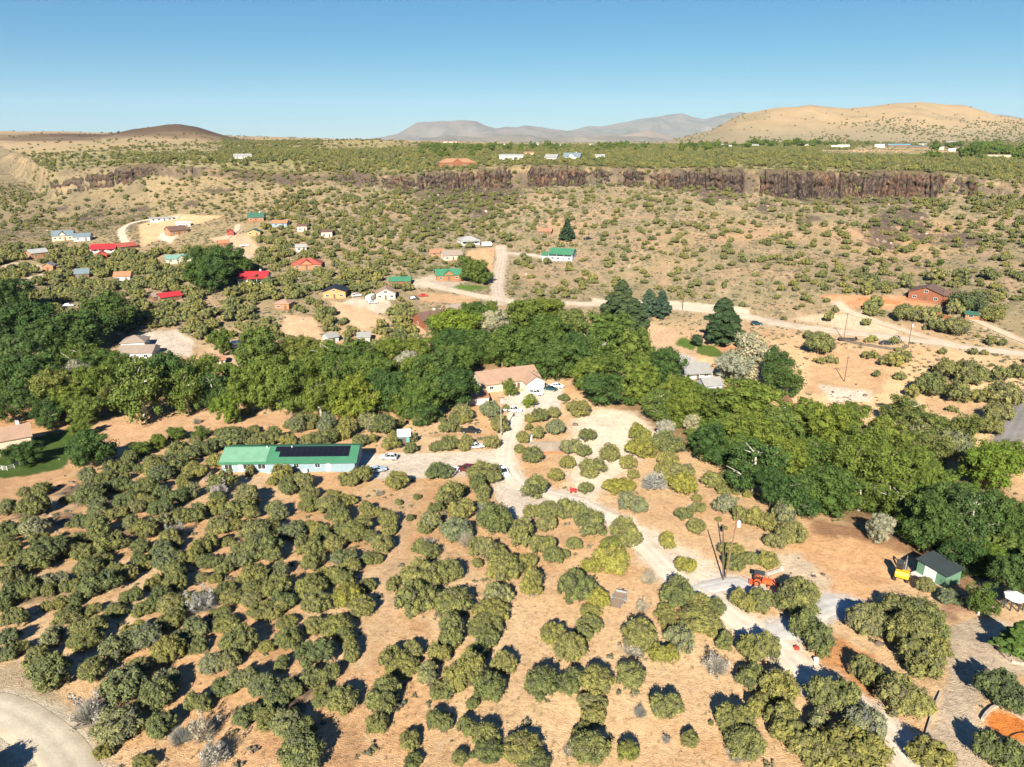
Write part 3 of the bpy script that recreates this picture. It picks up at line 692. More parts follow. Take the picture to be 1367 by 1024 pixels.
def juniper_clumps(rs, k):
    lobes = rs.randint(1, 4); LC = [(0, 0)] if lobes == 1 else [(.42 * math.cos(t), .42 * math.sin(t)) for t in rs.uniform(0, 6.28) + np.arange(lobes) * 6.28 / lobes + rs.uniform(-.4, .4, lobes)]
    LR = [1.0 if lobes == 1 else rs.uniform(.55, .78) for _ in LC]; LH = [rs.uniform(.75, 1.0) for _ in LC]; LH[0] = 1.0
    C = []; S = []
    for i in range(k):
        j = i % lobes
        d = rs.normal(size=3); d[2] = abs(d[2]) * 1.0 - .35 * rs.rand(); d /= np.linalg.norm(d)
        r = rs.uniform(.68, .98); hh = .74 * LH[j]
        bulge = 1 + .16 * math.sin(3 * math.atan2(d[1], d[0]) + i // 20) * (1 - abs(d[2]))
        c = np.array([LC[j][0] + d[0] * r * LR[j] * bulge * .92, LC[j][1] + d[1] * r * LR[j] * bulge * .92, .62 * LH[j] + d[2] * r * hh])
        c[2] = max(c[2], .16)
        s = rs.choice([.11, .14, .17, .21]) * rs.uniform(.85, 1.2) * (.75 + .25 * LR[j])
        C.append(c); S.append((s, s, s * rs.uniform(.95, 1.5)))
    C.append((0, 0, .55)); S.append((.55, .55, .5))
    for (lx, ly), lr, lh in zip(LC, LR, LH): C.append((lx, ly, .58 * lh)); S.append((.62 * lr, .62 * lr, .6 * lh))
    return np.array(C), np.array(S)
JUN, JUNT, JFAR = [], [], []
for i in range(9):
    rs = np.random.RandomState(100 + i); C, S = juniper_clumps(rs, 120)
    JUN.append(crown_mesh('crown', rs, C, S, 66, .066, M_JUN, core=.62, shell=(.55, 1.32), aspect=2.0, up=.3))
    mb = MB()
    for k in range(4):
        a = rs.uniform(0, 6.28); b = rs.uniform(.2, .5)
        mb.tube((.05 * math.cos(a), .05 * math.sin(a), -.12), (b * math.cos(a), b * math.sin(a), .75), .055, .02, 6)
    o = mb.build('trunk', M_BARK); JUNT.append(o.data); bpy.data.objects.remove(o)
for i in range(5):
    rs = np.random.RandomState(200 + i); C, S = juniper_clumps(rs, 26); S[:26] *= 1.5
    JFAR.append(crown_mesh('crown', rs, C, S, 26, .15, M_JUN, core=.74))
def spread_clumps(rs, k, zlo=.2, top=1.0, wob=.3, flat=.72):
    lobes = rs.randint(4, 7); LC = []
    for j in range(lobes):
        a = j * 6.28 / lobes + rs.uniform(-.5, .5); r = rs.uniform(.30, .55)
        LC.append((r * math.cos(a), r * math.sin(a), rs.uniform(.62, 1.4), rs.uniform(.46, .64)))
    LC.append((rs.uniform(-.1, .1), rs.uniform(-.1, .1), 1.45, .6)); LC.append((rs.uniform(-.2, .2), rs.uniform(-.2, .2), .55, .7)); C, S = [], []
    for i in range(k):
        x, y, z, R_ = LC[i % len(LC)]
        d = rs.normal(size=3); d[2] = d[2] * .8 + .25; d /= np.linalg.norm(d); r = rs.uniform(.55, 1.0) * R_
        C.append((x + d[0] * r, y + d[1] * r, max(zlo, z + d[2] * r * flat))); s = rs.uniform(.10, .22)
        S.append((s, s, s * rs.uniform(.75, 1.2)))
    for x, y, z, R_ in LC: C.append((x, y, z - .05)); S.append((R_ * .62, R_ * .62, R_ * .55))
    return np.array(C), np.array(S), LC
COT, COTT = [], []
for i in range(8):
    rs = np.random.RandomState(300 + i); C, S, LC = spread_clumps(rs, 120)
    COT.append(crown_mesh('crown', rs, C, S, 60 if i in (3, 6) else 112, .047, M_COT, core=.34 if i in (3, 6) else .60, shell=(.5, 1.35)))
    mb = MB(); mb.tube((0, 0, -.25), (.03, .02, .75), .075, .055, 8)
    for x, y, z, R_ in LC:
        mb.tube((.03, .02, .5), (x * .75, y * .75, z), .046, .024, 6)
        for w in range(5 if i in (3, 6) else 1): mb.tube((x * .7, y * .7, z - .05), (x + R_ * rs.uniform(-.8, .8), y + R_ * rs.uniform(-.8, .8), z + R_ * rs.uniform(.1, .55)), .018, .006, 5)
    o = mb.build('trunk', M_PALE if i == 3 else M_BARK); COTT.append(o.data); bpy.data.objects.remove(o)
CFAR = []
for i in range(3):
    rs = np.random.RandomState(350 + i); C, S, LC = spread_clumps(rs, 34, .3); S[:34] *= 1.35
    CFAR.append(crown_mesh('crown', rs, C, S, 24, .14, M_COT, core=.72))
PIN = []
for i in range(4):
    rs = np.random.RandomState(400 + i); C, S = [], []
    for k in range(120):
        v = rs.rand() ** .8; z = .10 + .88 * v; rr = (1 - v) ** .8 * .98 + .05; a = rs.uniform(0, 6.28); q = rs.uniform(.45, 1.0) * rr * (1 + .16 * math.sin(3 * a + i))
        s = rs.uniform(.11, .19) * (1.15 - .5 * v); C.append((q * math.cos(a), q * math.sin(a), 2.5 * z - .10 * q)); S.append((s, s, s * .75))
    for v in np.linspace(.12, .9, 7): C.append((0, 0, 2.5 * v)); S.append((.62 * (1 - v), .62 * (1 - v), .30))
    PIN.append(crown_mesh('crown', rs, np.array(C), np.array(S), 75, .075, M_PIN, core=.72, aspect=2.6, up=.5))
mb = MB(); mb.tube((0, 0, -.3), (0, 0, 2.3), .07, .015, 8); o = mb.build('trunk', M_BARK); PINT = o.data; bpy.data.objects.remove(o)
def twig_mesh(name, rs, n, m, leafn=0):
    """a bare shrub: forked thin twigs fanned over a dome"""
    V, T = [], []; tris = []
    for i in range(n):
        d = rs.normal(size=3); d[2] = abs(d[2]) + .25; d /= np.linalg.norm(d); L = rs.uniform(.7, 1.05)
        p0 = np.array([rs.uniform(-.2, .2), rs.uniform(-.2, .2), .0]); p1 = p0 + d * L * .55; tn = rs.rand()
        ends = [(p0, p1, .014)]
        for k in range(5):
            e = d + rs.normal(size=3) * .45; e /= np.linalg.norm(e); ends.append((p1 - (p1 - p0) * rs.rand() * .5, p1 + e * L * .45, .008))
        for a, b, w in ends:
            side = np.cross(b - a, rs.normal(size=3)); side /= np.linalg.norm(side) + 1e-9
            o = len(V); V += [a - side * w, a + side * w, b + side * w * .4, b - side * w * .4]; T += [tn] * 4; tris += [(o, o + 1, o + 2), (o, o + 2, o + 3)]
    V = np.array(V); T = np.array(T); tris = np.array(tris)
    if leafn:
        C = np.array([[x, y, z] for x, y, z in rs.normal(size=(14, 3)) * [.42, .42, .25] + [0, 0, .55]]); S = np.full((14, 3), .2)
        LV, lt = leaves(rs, C, S, np.full(14, .6), leafn, .06); q = np.arange(len(LV)).reshape(-1, 4) + len(V)
        tris = np.concatenate([tris, q[:, [0, 1, 2]], q[:, [0, 2, 3]]]); V = np.concatenate([V, LV]); T = np.concatenate([T, lt])
    return np_mesh(name, V, tris, 3, m, False, {'tone': T})
DEAD = [twig_mesh('twigs', np.random.RandomState(500 + i), 210, M_DEAD, 60 if i < 2 else 0) for i in range(3)]
SAGE = []
for i in range(4):
    rs = np.random.RandomState(520 + i); C = rs.normal(size=(8, 3)) * [.4, .4, .12] + [0, 0, .38]; S = np.full((8, 3), .36)
    SAGE.append(crown_mesh('tuft', rs, C, S, 34, .17, M_SAG, core=.75))
TUFT = []
for i in range(3):
    rs = np.random.RandomState(540 + i); V, T = [], []
    for k in range(34):
        a = rs.uniform(0, 6.28); b = rs.uniform(.2, .9); p = np.array([rs.uniform(-.35, .35), rs.uniform(-.35, .35), 0]); e = p + np.array([b * math.cos(a) * .7, b * math.sin(a) * .7, rs.uniform(.5, 1.0)])
        sd = np.array([-math.sin(a), math.cos(a), 0]) * .05; V += [p - sd, p + sd, e]; T += [rs.rand()] * 3
    TUFT.append(np_mesh('tuft', np.array(V), np.arange(len(V)).reshape(-1, 3), 3, M_TUF, False, {'tone': np.array(T)}))
def rockmat():
    q = NT('rock'); tc = q.new('ShaderNodeTexCoord').outputs['Object']; oi = q.new('ShaderNodeObjectInfo')
    c = q.ramp(oi.outputs['Random'], [(0, (.055, .045, .04)), (.5, (.12, .09, .07)), (.9, (.19, .145, .11)), (1, (.36, .29, .22))])
    c = q.mix(.6, c, q.ramp(q.noise(3, 4, tc), [(.3, (.6, .6, .6)), (.7, (1.4, 1.4, 1.4))]), 'MULTIPLY')
    q.ln(c, q.b.inputs['Base Color']); return q.m
M_ROCK = rockmat(); ROCK = []
for i in range(4):
    rs = np.random.RandomState(560 + i); v, f = ICO2; v = v * (1 + .35 * (rs.rand(len(v), 1) - .5)) * rs.uniform(.6, 1.1, 3)
    ROCK.append(np_mesh('rock', v * [1, 1, .8], f, 3, M_ROCK))

def lib(name, meshes, color=(1, 1, 1, 1)):
    c = bpy.data.collections.new(name)
    for m in meshes:
        o = bpy.data.objects.new(name, m); o.color = color; c.objects.link(o)
    return c
def scatter(name, P, sc, rot, idx, coll, label=None, cat=None):
    """one object that carries a field of small plants as instances on its points"""
    me = np_mesh(name, P, np.zeros((0, 3), int), 3, None, False, {'scl': np.asarray(sc, np.float32), 'rot': np.asarray(rot, np.float32), 'var': np.asarray(idx, np.float32)})
    o = link(name, me); tag(o, label, cat, None, 'stuff')
    g = bpy.data.node_groups.new(name, 'GeometryNodeTree')
    g.interface.new_socket('Geometry', in_out='INPUT', socket_type='NodeSocketGeometry'); g.interface.new_socket('Geometry', in_out='OUTPUT', socket_type='NodeSocketGeometry')
    n = g.nodes; gi = n.new('NodeGroupInput'); go = n.new('NodeGroupOutput'); ip = n.new('GeometryNodeInstanceOnPoints'); ci = n.new('GeometryNodeCollectionInfo')
    ci.inputs['Collection'].default_value = coll; ci.inputs['Separate Children'].default_value = True; ci.inputs['Reset Children'].default_value = True
    ip.inputs['Pick Instance'].default_value = True
    def na(nm, ty):
        a = n.new('GeometryNodeInputNamedAttribute'); a.data_type = ty; a.inputs['Name'].default_value = nm; return a.outputs[0]
    cx = n.new('ShaderNodeCombineXYZ'); g.links.new(na('rot', 'FLOAT'), cx.inputs[2])
    ti = n.new('FunctionNodeFloatToInt'); g.links.new(na('var', 'FLOAT'), ti.inputs[0])
    g.links.new(gi.outputs[0], ip.inputs['Points']); g.links.new(ci.outputs[0], ip.inputs['Instance']); g.links.new(ti.outputs[0], ip.inputs['Instance Index'])
    g.links.new(cx.outputs[0], ip.inputs['Rotation']); g.links.new(na('scl', 'FLOAT_VECTOR'), ip.inputs['Scale']); g.links.new(ip.outputs[0], go.inputs[0])
    o.modifiers.new('scatter', 'NODES').node_group = g
    return o

# ------------------------------------------------------------------ the counted plants: crown centre, width, height in photo pixels
# each block: (x0, y0, zoom) then crowns measured in an enlarged crop of the photo; s = grey green, y = yellow green, d = dark
J = {
 (0, 620, 5.12): "165 185 75 90;290 165 110 90;235 275 170 150;40 290 120 130;60 440 140 150;230 430 150 140 s;600 80 130 110;720 90 120 100;840 130 120 150;610 210 170 180;700 160 120 120;660 290 150 100;850 240 130 150;800 330 110 90 s;930 290 100 140;1000 150 140 150;1090 60 140 110;1180 30 130 80;1120 200 130 130;1090 290 130 170;1090 390 130 160;880 390 120 130;990 440 140 150;570 390 120 120;690 430 180 150;750 530 170 150;1160 490 110 120;1240 350 120 160;1240 210 120 200;960 560 110 110;970 640 110 120;570 600 130 110;470 570 110 110;330 580 190 170 d;230 650 200 150;50 610 150 130;60 740 150 150;170 840 170 170;60 900 170 170;370 780 150 140 s;330 850 110 100;480 830 110 130;550 870 90 110;600 700 150 120;680 800 200 170;700 640 120 90;790 710 100 100;870 740 110 120;1110 580 130 110;1130 650 150 120;1170 730 150 130;1220 640 110 110;410 940 90 90 s;320 970 80 80 s;470 990 60 80 s;890 900 120 110;1090 910 150 140;1170 950 150 140;1050 800 100 90;800 990 130 90;610 1000 130 80;970 990 120 90",
 (250, 620, 5.12): "60 40 140 100;230 110 170 170;210 220 110 70;430 40 75 90;580 115 65 75;650 50 120 130;680 150 130 110;780 110 130 120;410 210 170 140;330 300 180 140;440 320 110 110;620 310 160 110;60 330 130 150;40 180 110 150;220 410 140 120;320 410 100 120;460 450 160 140;560 420 120 130;510 560 200 190;590 610 120 130;720 440 160 120;840 270 120 120;960 270 130 130;1040 330 150 150;860 420 110 90;830 540 150 130;850 640 150 130;930 470 120 100;1000 540 120 110;1070 620 140 130;1120 690 110 100;1180 420 150 150;1130 460 150 130;1240 300 110 130;1190 60 130 140;1100 100 110 110;1250 490 90 130;1240 640 90 140;130 540 140 120;60 600 130 140;340 560 90 110;250 680 120 130;350 650 130 150;100 770 70 80;610 730 130 110;610 830 170 150;440 850 120 120;430 910 130 90;660 920 130 120;840 830 170 160;880 940 170 140;940 750 120 100;1060 770 160 130;1100 900 170 160 y;500 990 150 90 s;620 990 140 100;220 1010 110 60",
 (500, 620, 5.12): "160 115 150 120;440 45 170 110 d;750 55 220 140;700 130 160 130;750 190 130 90;500 200 190 170;580 170 90 100;420 295 95 90 y;600 310 170 150;290 220 50 60;165 255 50 60;240 360 55 55 d;95 370 120 120;100 440 90 90;20 320 70 120;50 540 130 150;20 640 70 110;370 380 160 120 s;340 440 90 70;560 440 200 150 s;355 570 190 120;820 370 220 200;740 280 110 90;1085 150 180 170;1240 70 100 130;1075 320 110 95;1190 310 150 120;1170 400 130 110;990 460 210 200;1150 540 160 150;1225 620 130 140;740 570 180 160;850 600 120 100;880 700 210 190;1030 650 140 140;1080 800 180 180;320 750 260 190;500 725 180 150;120 810 110 110 d;270 900 260 210;540 940 240 180;830 880 180 150 s;790 1000 230 90",
 (750, 620, 5.12): "200 30 170 80;160 150 100 110 y;390 130 200 110 y;60 300 170 180;195 400 240 170;490 65 80 80;495 250 180 140 s;430 470 220 210;340 650 220 190 y;340 560 150 120 y;200 680 130 130 y;85 540 100 100 s;20 610 70 130;90 820 230 270;250 915 140 150 y;830 130 170 160 y;720 90 90 90;810 40 160 110;700 20 100 90;1065 95 190 130;1270 200 60 100;1190 190 45 60;1115 260 150 150 s;830 330 110 115 y;935 290 90 110;925 420 120 110 y;1240 340 130 160;715 520 125 140 y;850 680 130 140 y;1160 570 150 120;1170 660 130 150;1260 640 90 160;1110 430 40 40;800 870 210 230;920 960 200 140;1050 970 130 110;1230 930 170 170;200 1000 130 60;700 1000 140 60",
 (0, 824, 5.12): "60 130 120 150;120 200 110 110;40 240 120 150;340 120 150 150;240 260 150 120;320 370 240 210;600 60 200 150;590 150 160 130;480 170 60 60;820 170 210 190;980 130 180 160 s;1230 140 120 180;840 460 240 220;1140 420 150 150;1080 520 200 180;800 730 260 200;930 750 100 90;700 910 100 90;1100 730 170 150;970 1000 150 70",
 (250, 824, 5.12): "60 60 150 150;70 190 120 90;260 40 150 100;350 150 200 180;170 310 150 120 s;290 290 130 130;380 420 180 180;250 470 140 150;540 200 90 140 s;690 140 150 140;650 310 100 130;520 460 160 150;710 480 140 180;600 560 150 120;680 30 120 80;870 50 130 110;1020 60 180 140;1090 120 120 120;880 240 200 220;960 380 130 130;850 400 130 130;920 500 90 90;910 570 90 80;400 650 160 140;530 680 150 150;680 720 180 220;820 740 120 150;780 920 260 220;75 570 150 150",
 (500, 824, 5.12): "15 720 130 150;70 530 230 240;120 270 180 150;200 330 200 130;260 220 140 120;370 380 160 160 s;440 240 150 150;540 90 220 190;760 50 220 130;770 130 150 130;620 380 260 230;780 470 200 220;460 500 160 120;700 240 150 80;880 310 160 150;670 590 80 90;450 690 160 150;240 830 130 110;640 740 140 120;760 800 170 150;770 910 190 150;1010 900 260 190;1080 980 200 120;250 1000 150 80;580 960 100 110;1140 450 220 240;1260 440 100 180;1220 110 160 190",
 (750, 824, 5.12): "190 40 160 110;150 110 120 110;60 200 200 210;530 120 230 210;800 140 190 190 s;700 250 170 180 y;730 30 130 90;950 20 260 110;1120 160 130 180;1240 150 100 150;1250 390 110 190;60 440 170 230;230 430 210 180;210 560 180 130;220 650 160 130;470 390 180 180;715 610 200 190;875 830 110 150;1170 700 200 210;1230 830 130 130;130 770 150 110;200 890 240 200;450 910 140 160 y;1020 720 35 60",
 (1000, 620, 5.12): "90 370 180 150;240 330 170 150 s;300 470 180 190;170 520 130 130;130 650 130 150;20 640 100 150;15 200 40 80;210 150 90 100 y;70 920 180 200;270 920 180 180;380 880 160 160",
 (0, 0, 1): "1157 827 45 48;1175 820 36 34;1199 810 40 32;1229 818 50 38;1217 842 56 50;1240 839 46 54;1229 876 54 56;1245 862 40 44;1161 895 42 42;1202 925 56 48;1225 936 38 34;1191 910 24 26 s;1064 797 58 44;1086 842 54 72;1112 925 58 52;1015 865 46 46;1000 902 36 38;1041 917 46 44;1011 940 32 32;981 962 46 46;1052 966 56 46;1090 962 32 32 s;996 992 46 44;1157 966 48 46 s;1142 1000 78 54;1082 1000 50 45;1244 1007 52 38;1334 917 50 56 d;1363 935 40 50 d;1330 1004 50 42 d;1358 1006 36 40 d;1270 797 30 20 s;1236 780 22 22 d",
 (0, 480, 5.12): "1060 740 130 130;1200 610 150 150;1200 700 150 120;1010 690 80 80;800 730 140 110;960 740 80 90 s",
 (250, 480, 5.12): "300 530 190 140;450 480 80 60 d;480 550 110 90;580 520 130 110;690 550 100 90;740 440 120 130;820 400 120 110 s;850 540 130 100;950 530 130 110;960 430 130 120 s;1090 470 150 150;1190 550 110 80;1240 430 150 170 s;60 620 130 150;130 600 120 120;200 690 110 130;320 630 80 70;40 740 100 120",
 (500, 480, 5.12): "60 440 150 180;110 570 110 110;250 530 80 80;240 600 90 80;270 340 110 110;340 390 130 120;170 430 80 90;490 460 110 90 s;420 590 90 80;510 570 120 120;630 570 120 100;600 360 130 140;560 400 90 80;610 410 80 60;790 340 130 140 s;900 330 60 70;850 440 150 110;800 560 110 140;1130 380 110 110 s;1060 400 70 80;1050 460 60 60 y;1120 500 100 110 y;1015 530 90 100;990 610 70 90;1080 650 130 110;1240 460 120 140 s;1230 360 90 80;1270 260 40 80",
 (750, 480, 5.12): "110 330 160 110;175 505 110 110;60 590 130 130 s;150 620 100 120;215 720 150 120;330 640 130 140;40 700 100 150;450 700 110 110;550 500 150 130 y;540 600 200 130 y;700 570 180 160;770 590 120 130;720 680 130 150;880 600 60 80;20 260 60 90;970 640 120 120 s",
 (1167, 440, 5.12): "545 265 190 140;680 300 170 150;390 375 190 160;570 420 180 150;740 450 120 100;880 300 130 110;990 280 110 150;900 430 190 160;860 560 170 120;810 640 170 150;270 420 100 100;210 180 100 90;120 205 130 90;175 315 80 60;20 300 50 60;220 540 160 150 s;380 690 240 180 s;600 660 170 110 s;550 780 200 180 s;540 540 60 50;140 75 60 50;800 75 70 70 d;880 85 60 50 d",
 (1000, 460, 5.69): "550 120 80 55;630 110 80 80 s;925 75 110 60;970 215 65 65",
 (1040, 360, 4.18): "170 365 60 50;230 410 140 130;515 385 60 40;640 390 60 45;280 255 70 70;530 185 100 80;510 235 80 50;490 290 50 45;700 240 110 95;820 260 100 80;890 310 90 70;985 315 130 100;1060 180 160 130 d;980 210 90 90;1200 245 110 90;490 110 70 70;700 65 90 65;530 50 70 50;890 30 110 70;1020 20 80 60;1190 25 100 70",
}
# tall creek-side and garden trees, photo pixels: g green, d dark, y yellow green, s silver, b bright
T_ = """10 400 60 64 d;38 432 72 70 d;10 480 70 74 d;48 500 72 72 d;15 540 60 52 d;62 548 42 42 d;102 440 80 62 d;140 420 70 66 d;62 450 54 50 d;105 482 60 54 y;132 486 52 46 d;75 520 62 60 o;100 505 60 50 s;130 512 50 62 g;150 530 40 42 o;115 547 50 42 g;95 536 50 50 y;
186 520 78 92 g;225 505 60 80 d;246 522 52 72 g;266 500 62 62 g;215 490 52 42 o;160 488 42 42 g;284 520 42 72 d;301 546 38 42 b;346 470 62 70 g;296 456 30 46 g;330 520 52 72 g;355 510 62 80 g;386 520 62 80 g;396 470 52 50 o;412 500 62 62 g;426 530 50 72 y;450 510 62 62 g;465 482 80 52 g;440 476 62 50 g;470 530 62 62 y;500 500 62 62 g;
520 520 62 62 d;550 470 52 42 y;545 490 50 50 s;520 470 42 42 y;515 500 50 42 b;560 500 62 62 g;582 498 66 70 d;610 520 62 60 d;560 532 62 60 g;600 482 62 50 g;614 484 46 52 g;536 536 42 40 y;566 548 46 38 d;612 438 72 56 b;642 430 60 50 g;602 460 62 42 d;640 460 52 50 d;660 438 42 58 s;702 424 70 50 g;690 460 72 60 g;730 448 60 60 g;760 440 60 60 o;745 480 60 60 d;716 480 60 42 d;670 470 52 42 g;775 470 50 60 d;740 410 30 25 y;720 411 40 26 y;
816 450 82 70 g;850 470 62 70 g;790 470 60 60 g;830 490 62 50 g;785 500 52 50 g;802 520 60 50 d;860 512 60 60 g;890 490 50 58 d;905 522 50 50 y;880 540 50 50 g;915 545 50 50 y;926 528 40 40 y;1036 490 46 70 d;1050 510 50 50 d;1000 474 72 66 s;980 492 50 44 s;996 538 90 60 y;960 545 60 50 y;1002 576 80 52 y;950 592 60 60 d;985 602 60 50 g;1010 622 82 80 d;1040 570 60 60 g;1076 560 70 60 y;1110 570 70 62 y;1052 610 70 60 y;1090 612 70 60 g;1130 560 62 50 y;1150 592 70 60 y;1190 580 62 60 y;1140 622 80 70 g;1180 632 80 80 y;1220 620 62 60 y;1100 652 80 70 d;1062 660 70 60 d;1032 650 50 60 d;1150 660 62 50 g;1200 672 60 60 g;1236 640 42 60 g;
1320 620 70 70 b;1346 610 50 52 g;1240 570 60 42 o;1290 572 50 52 o;1250 600 60 52 o;1206 545 52 42 o;1246 700 70 80 d;1272 670 70 60 d;1300 690 70 80 d;1330 690 62 80 d;1358 710 52 80 d;1290 740 60 60 d;1326 748 38 62 b;1350 770 52 60 d;1312 798 42 50 g;1177 704 36 42 s;924 564 24 26 s;888 574 26 30 s;119 598 62 54 d;105 571 26 26 g;64 558 32 32 d;29 604 46 30 d;188 598 28 20 g;211 588 26 22 g;236 578 26 20 g;268 576 24 20 g;
680 516 22 28 g;709 503 17 20 g;707 534 22 20 b;270 346 42 42 d;300 350 46 50 d;284 366 50 46 d;264 366 40 40 d;320 356 32 32 d;640 362 34 34 g;622 352 28 26 g;628 364 26 24 g;1256 350 10 10 g;630 420 42 42 g;585 440 42 36 g;655 412 20 26 g"""
P_ = "829 407 50 60;846 420 36 40;866 405 24 36;884 406 24 34;965 430 54 60;757 307 17 27;343 372 12 12;1364 852 50 46"
G_ = "235 706 26 22;292 652 24 22;505 656 14 18;270 800 42 34;570 724 22 18;622 718 26 32;639 678 18 18;873 640 38 28;922 677 14 13;844 863 30 26;956 884 36 36;854 948 20 50;889 986 12 26;117 945 52 44;240 978 34 32;268 972 40 36;283 1004 44 38;262 560 14 12;985 1004 30 24;760 1000 20 26;867 768 26 32;857 808 20 26"
def parse(s, x0=0, y0=0, z=1):
    out = []
    for it in s.replace('\n', '').split(';'):
        p = it.split()
        if len(p) >= 4: out.append((x0 + float(p[0]) / z, y0 + float(p[1]) / z, float(p[2]) / z, float(p[3]) / z, p[4] if len(p) > 4 else ''))
    return out
JL = [q for (x, y, z), s in J.items() for q in parse(s, x, y, z)]
JL.sort(key=lambda q: -q[2] * q[3])
def place(L, hmin, hmax, kh=1.0):
    """crown outlines -> base point, radius and height in metres"""
    a = np.array([q[:4] for q in L])
    hh = np.full(len(a), 3.0)
    for _ in range(3):
        x, y, z, t = pix2g(a[:, 0], a[:, 1], hh * .5)
        sc = F / t; rad = a[:, 2] / 2 / sc
        dep = np.arctan2(ZC - z - hh / 2, np.hypot(x, y))
        v = a[:, 3] / 2 / sc
        q = np.sqrt(np.maximum(v * v - (rad * .9 * np.sin(dep)) ** 2, 0)) / np.cos(dep)
        hh = np.clip(2 * q * kh, hmin * rad, hmax * rad)
    return x, y, z, t, rad, hh
ORD = 'first second third fourth fifth sixth seventh eighth ninth tenth eleventh twelfth thirteenth fourteenth fifteenth sixteenth seventeenth eighteenth nineteenth twentieth'.split()
def ordn(i):
    if i < 20: return ORD[i]
    t, u = divmod(i + 1, 10); tens = {2: 'twent', 3: 'thirt', 4: 'fort', 5: 'fift', 6: 'sixt', 7: 'sevent'}[t]
    return tens + 'ieth' if u == 0 else tens + 'y-' + ORD[u - 1]
LM = [('the galvanised utility trailer', 826, 797), ('the orange tractor', 1016, 772), ('the yellow excavator', 1203, 765), ('the dark-roofed green shed', 1252, 762), ('the twin utility poles', 965, 775), ('the green-roofed long house', 395, 630), ('the silver hatchback', 519, 610), ('the tan-roofed house', 685, 505),
      ('the orange sand bed', 1345, 968), ('the gravel road bend', 60, 980), ('the white-topped gazebo', 1351, 806), ('the left lawn', 60, 620), ('the bare field', 250, 566), ('the grey-roofed house by the creek', 925, 490), ('the paved road', 1350, 570), ('the cedar house with red-brown siding', 1250, 392),
      ('the lava rocks under the lawn', 85, 690), ('the start of the gravel fork', 1020, 848), ('the driveway bend', 770, 668), ('the white sedan under the near juniper', 672, 628), ('the old dirt track', 512, 840), ('the bleached snag', 854, 948), ('the grey twig shrub by the road bend', 117, 945), ('the low terrace slab', 730, 598),
      ('the white shed', 538, 583), ('the road pole', 1128, 440), ('the field pole', 1128, 500), ('the hip-roofed house', 180, 466), ('the log house with brown roof', 575, 425), ('the silver-leaved cottonwood', 1000, 474), ('the cleared pad', 1120, 745), ('the broad dark tree at the lawn', 119, 598), ('the red-roofed white house', 345, 369),
      ('the pair of dark rock heaps', 400, 952), ('the pale sage shrub', 385, 738), ('the bleached bush', 622, 718), ('the gravel court', 1290, 900)]
def near_labels(items, noun, used):
    """items: (px, py, adjectives) -> one label each, singled out by its nearest landmark"""
    cells = {}
    for i, (px, py, ad) in enumerate(items):
        d = [(math.hypot(px - x, (py - y) * 1.25), k) for k, (_, x, y) in enumerate(LM)]
        dd, k = min(d); cells.setdefault(k, []).append((dd, i))
    lab = {}
    for k, L in cells.items():
        for r, (dd, i) in enumerate(sorted(L)):
            px, py, ad = items[i]; nm, x, y = LM[k]
            side = ('uphill' if py < y else 'towards the camera') if abs(py - y) > abs(px - x) else ('to its right' if px > x else 'to its left')
            lab[i] = f'{ad} {noun}, {ordn(r)} {noun.split()[-1]} out from {nm}'
            if len(lab[i].split()) > 16: lab[i] = f'{ad} {noun}, {ordn(r)} out from {nm}'
            if r <= 8 and len((lab[i] + side).split()) < 15: lab[i] += ', ' + side
    return lab
TINT = {'': (1, 1, 1), 's': (1.02, 1.08, 1.55), 'y': (1.16, 1.14, .78), 'd': (.66, .78, .86)}
rnd = random.Random(5)
jx = place(JL, 1.0, 1.75)
NIND = 298
def jadj(q, R_, H_):
    col = {'': 'olive', 's': 'greyish', 'y': 'yellow-green', 'd': 'dark green'}[q[4]]
    return ('broad' if R_ > 2.6 else 'small' if R_ < 1.4 else 'tall' if H_ > 1.75 * R_ else 'round') + ' ' + col
labs = near_labels([(q[0], q[1], jadj(q, jx[4][i], jx[5][i])) for i, q in enumerate(JL[:NIND])], 'juniper', set())
STUFFJ = []
_ox, _oy, _oz, _ot = (float(v[0]) for v in pix2g(-42, 1062)); STUFFJ.append((_ox, _oy, _oz, 2.4, 3.6))
for i, q in enumerate(JL):
    x, y, z, t, R_, H_ = (float(v[i]) for v in jx)
    R_ *= 1.24 if q[0] < 520 else 1.13; H_ *= .98
    if i >= NIND: STUFFJ.append((x, y, z, R_, H_)); continue
    e = empty('juniper', (x, y, z - .1), rnd.uniform(0, 6.28), labs[i], 'tree', 'junipers on the near slope and creek bank')
    e.scale = (R_, R_, H_ / 1.38)
    k = rnd.randrange(len(JUN)); c = link('crown', JUN[k], e); link('trunk', JUNT[k], e)
    tn = TINT[q[4]]
    if q[4] == '' and q[0] < 480: tn = rnd.choice([(1, 1, 1), (.86, .92, 1.0), (.95, 1.0, 1.25), (.8, .88, .95)])
    c.color = (*tn, 1)
CT = {'g': (1, 1, 1), 'd': (.62, .74, .95), 'y': (1.30, 1.16, 1.0), 'b': (1.35, 1.32, .9), 's': (2.9, 2.0, 7.0), 'o': (1.25, 1.02, 1.35)}
TLs = parse(T_); tx = place(TLs, 1.5, 2.6, 1.0)
tadj = {'g': 'mid green', 'd': 'dark green', 'y': 'yellow-green', 'b': 'bright green', 's': 'silver-leaved', 'o': 'dull olive'}
tl = near_labels([(q[0], q[1], ('big ' if q[2] > 65 else 'small ' if q[2] < 30 else '') + tadj[q[4]]) for q in TLs], 'leafy tree', set())
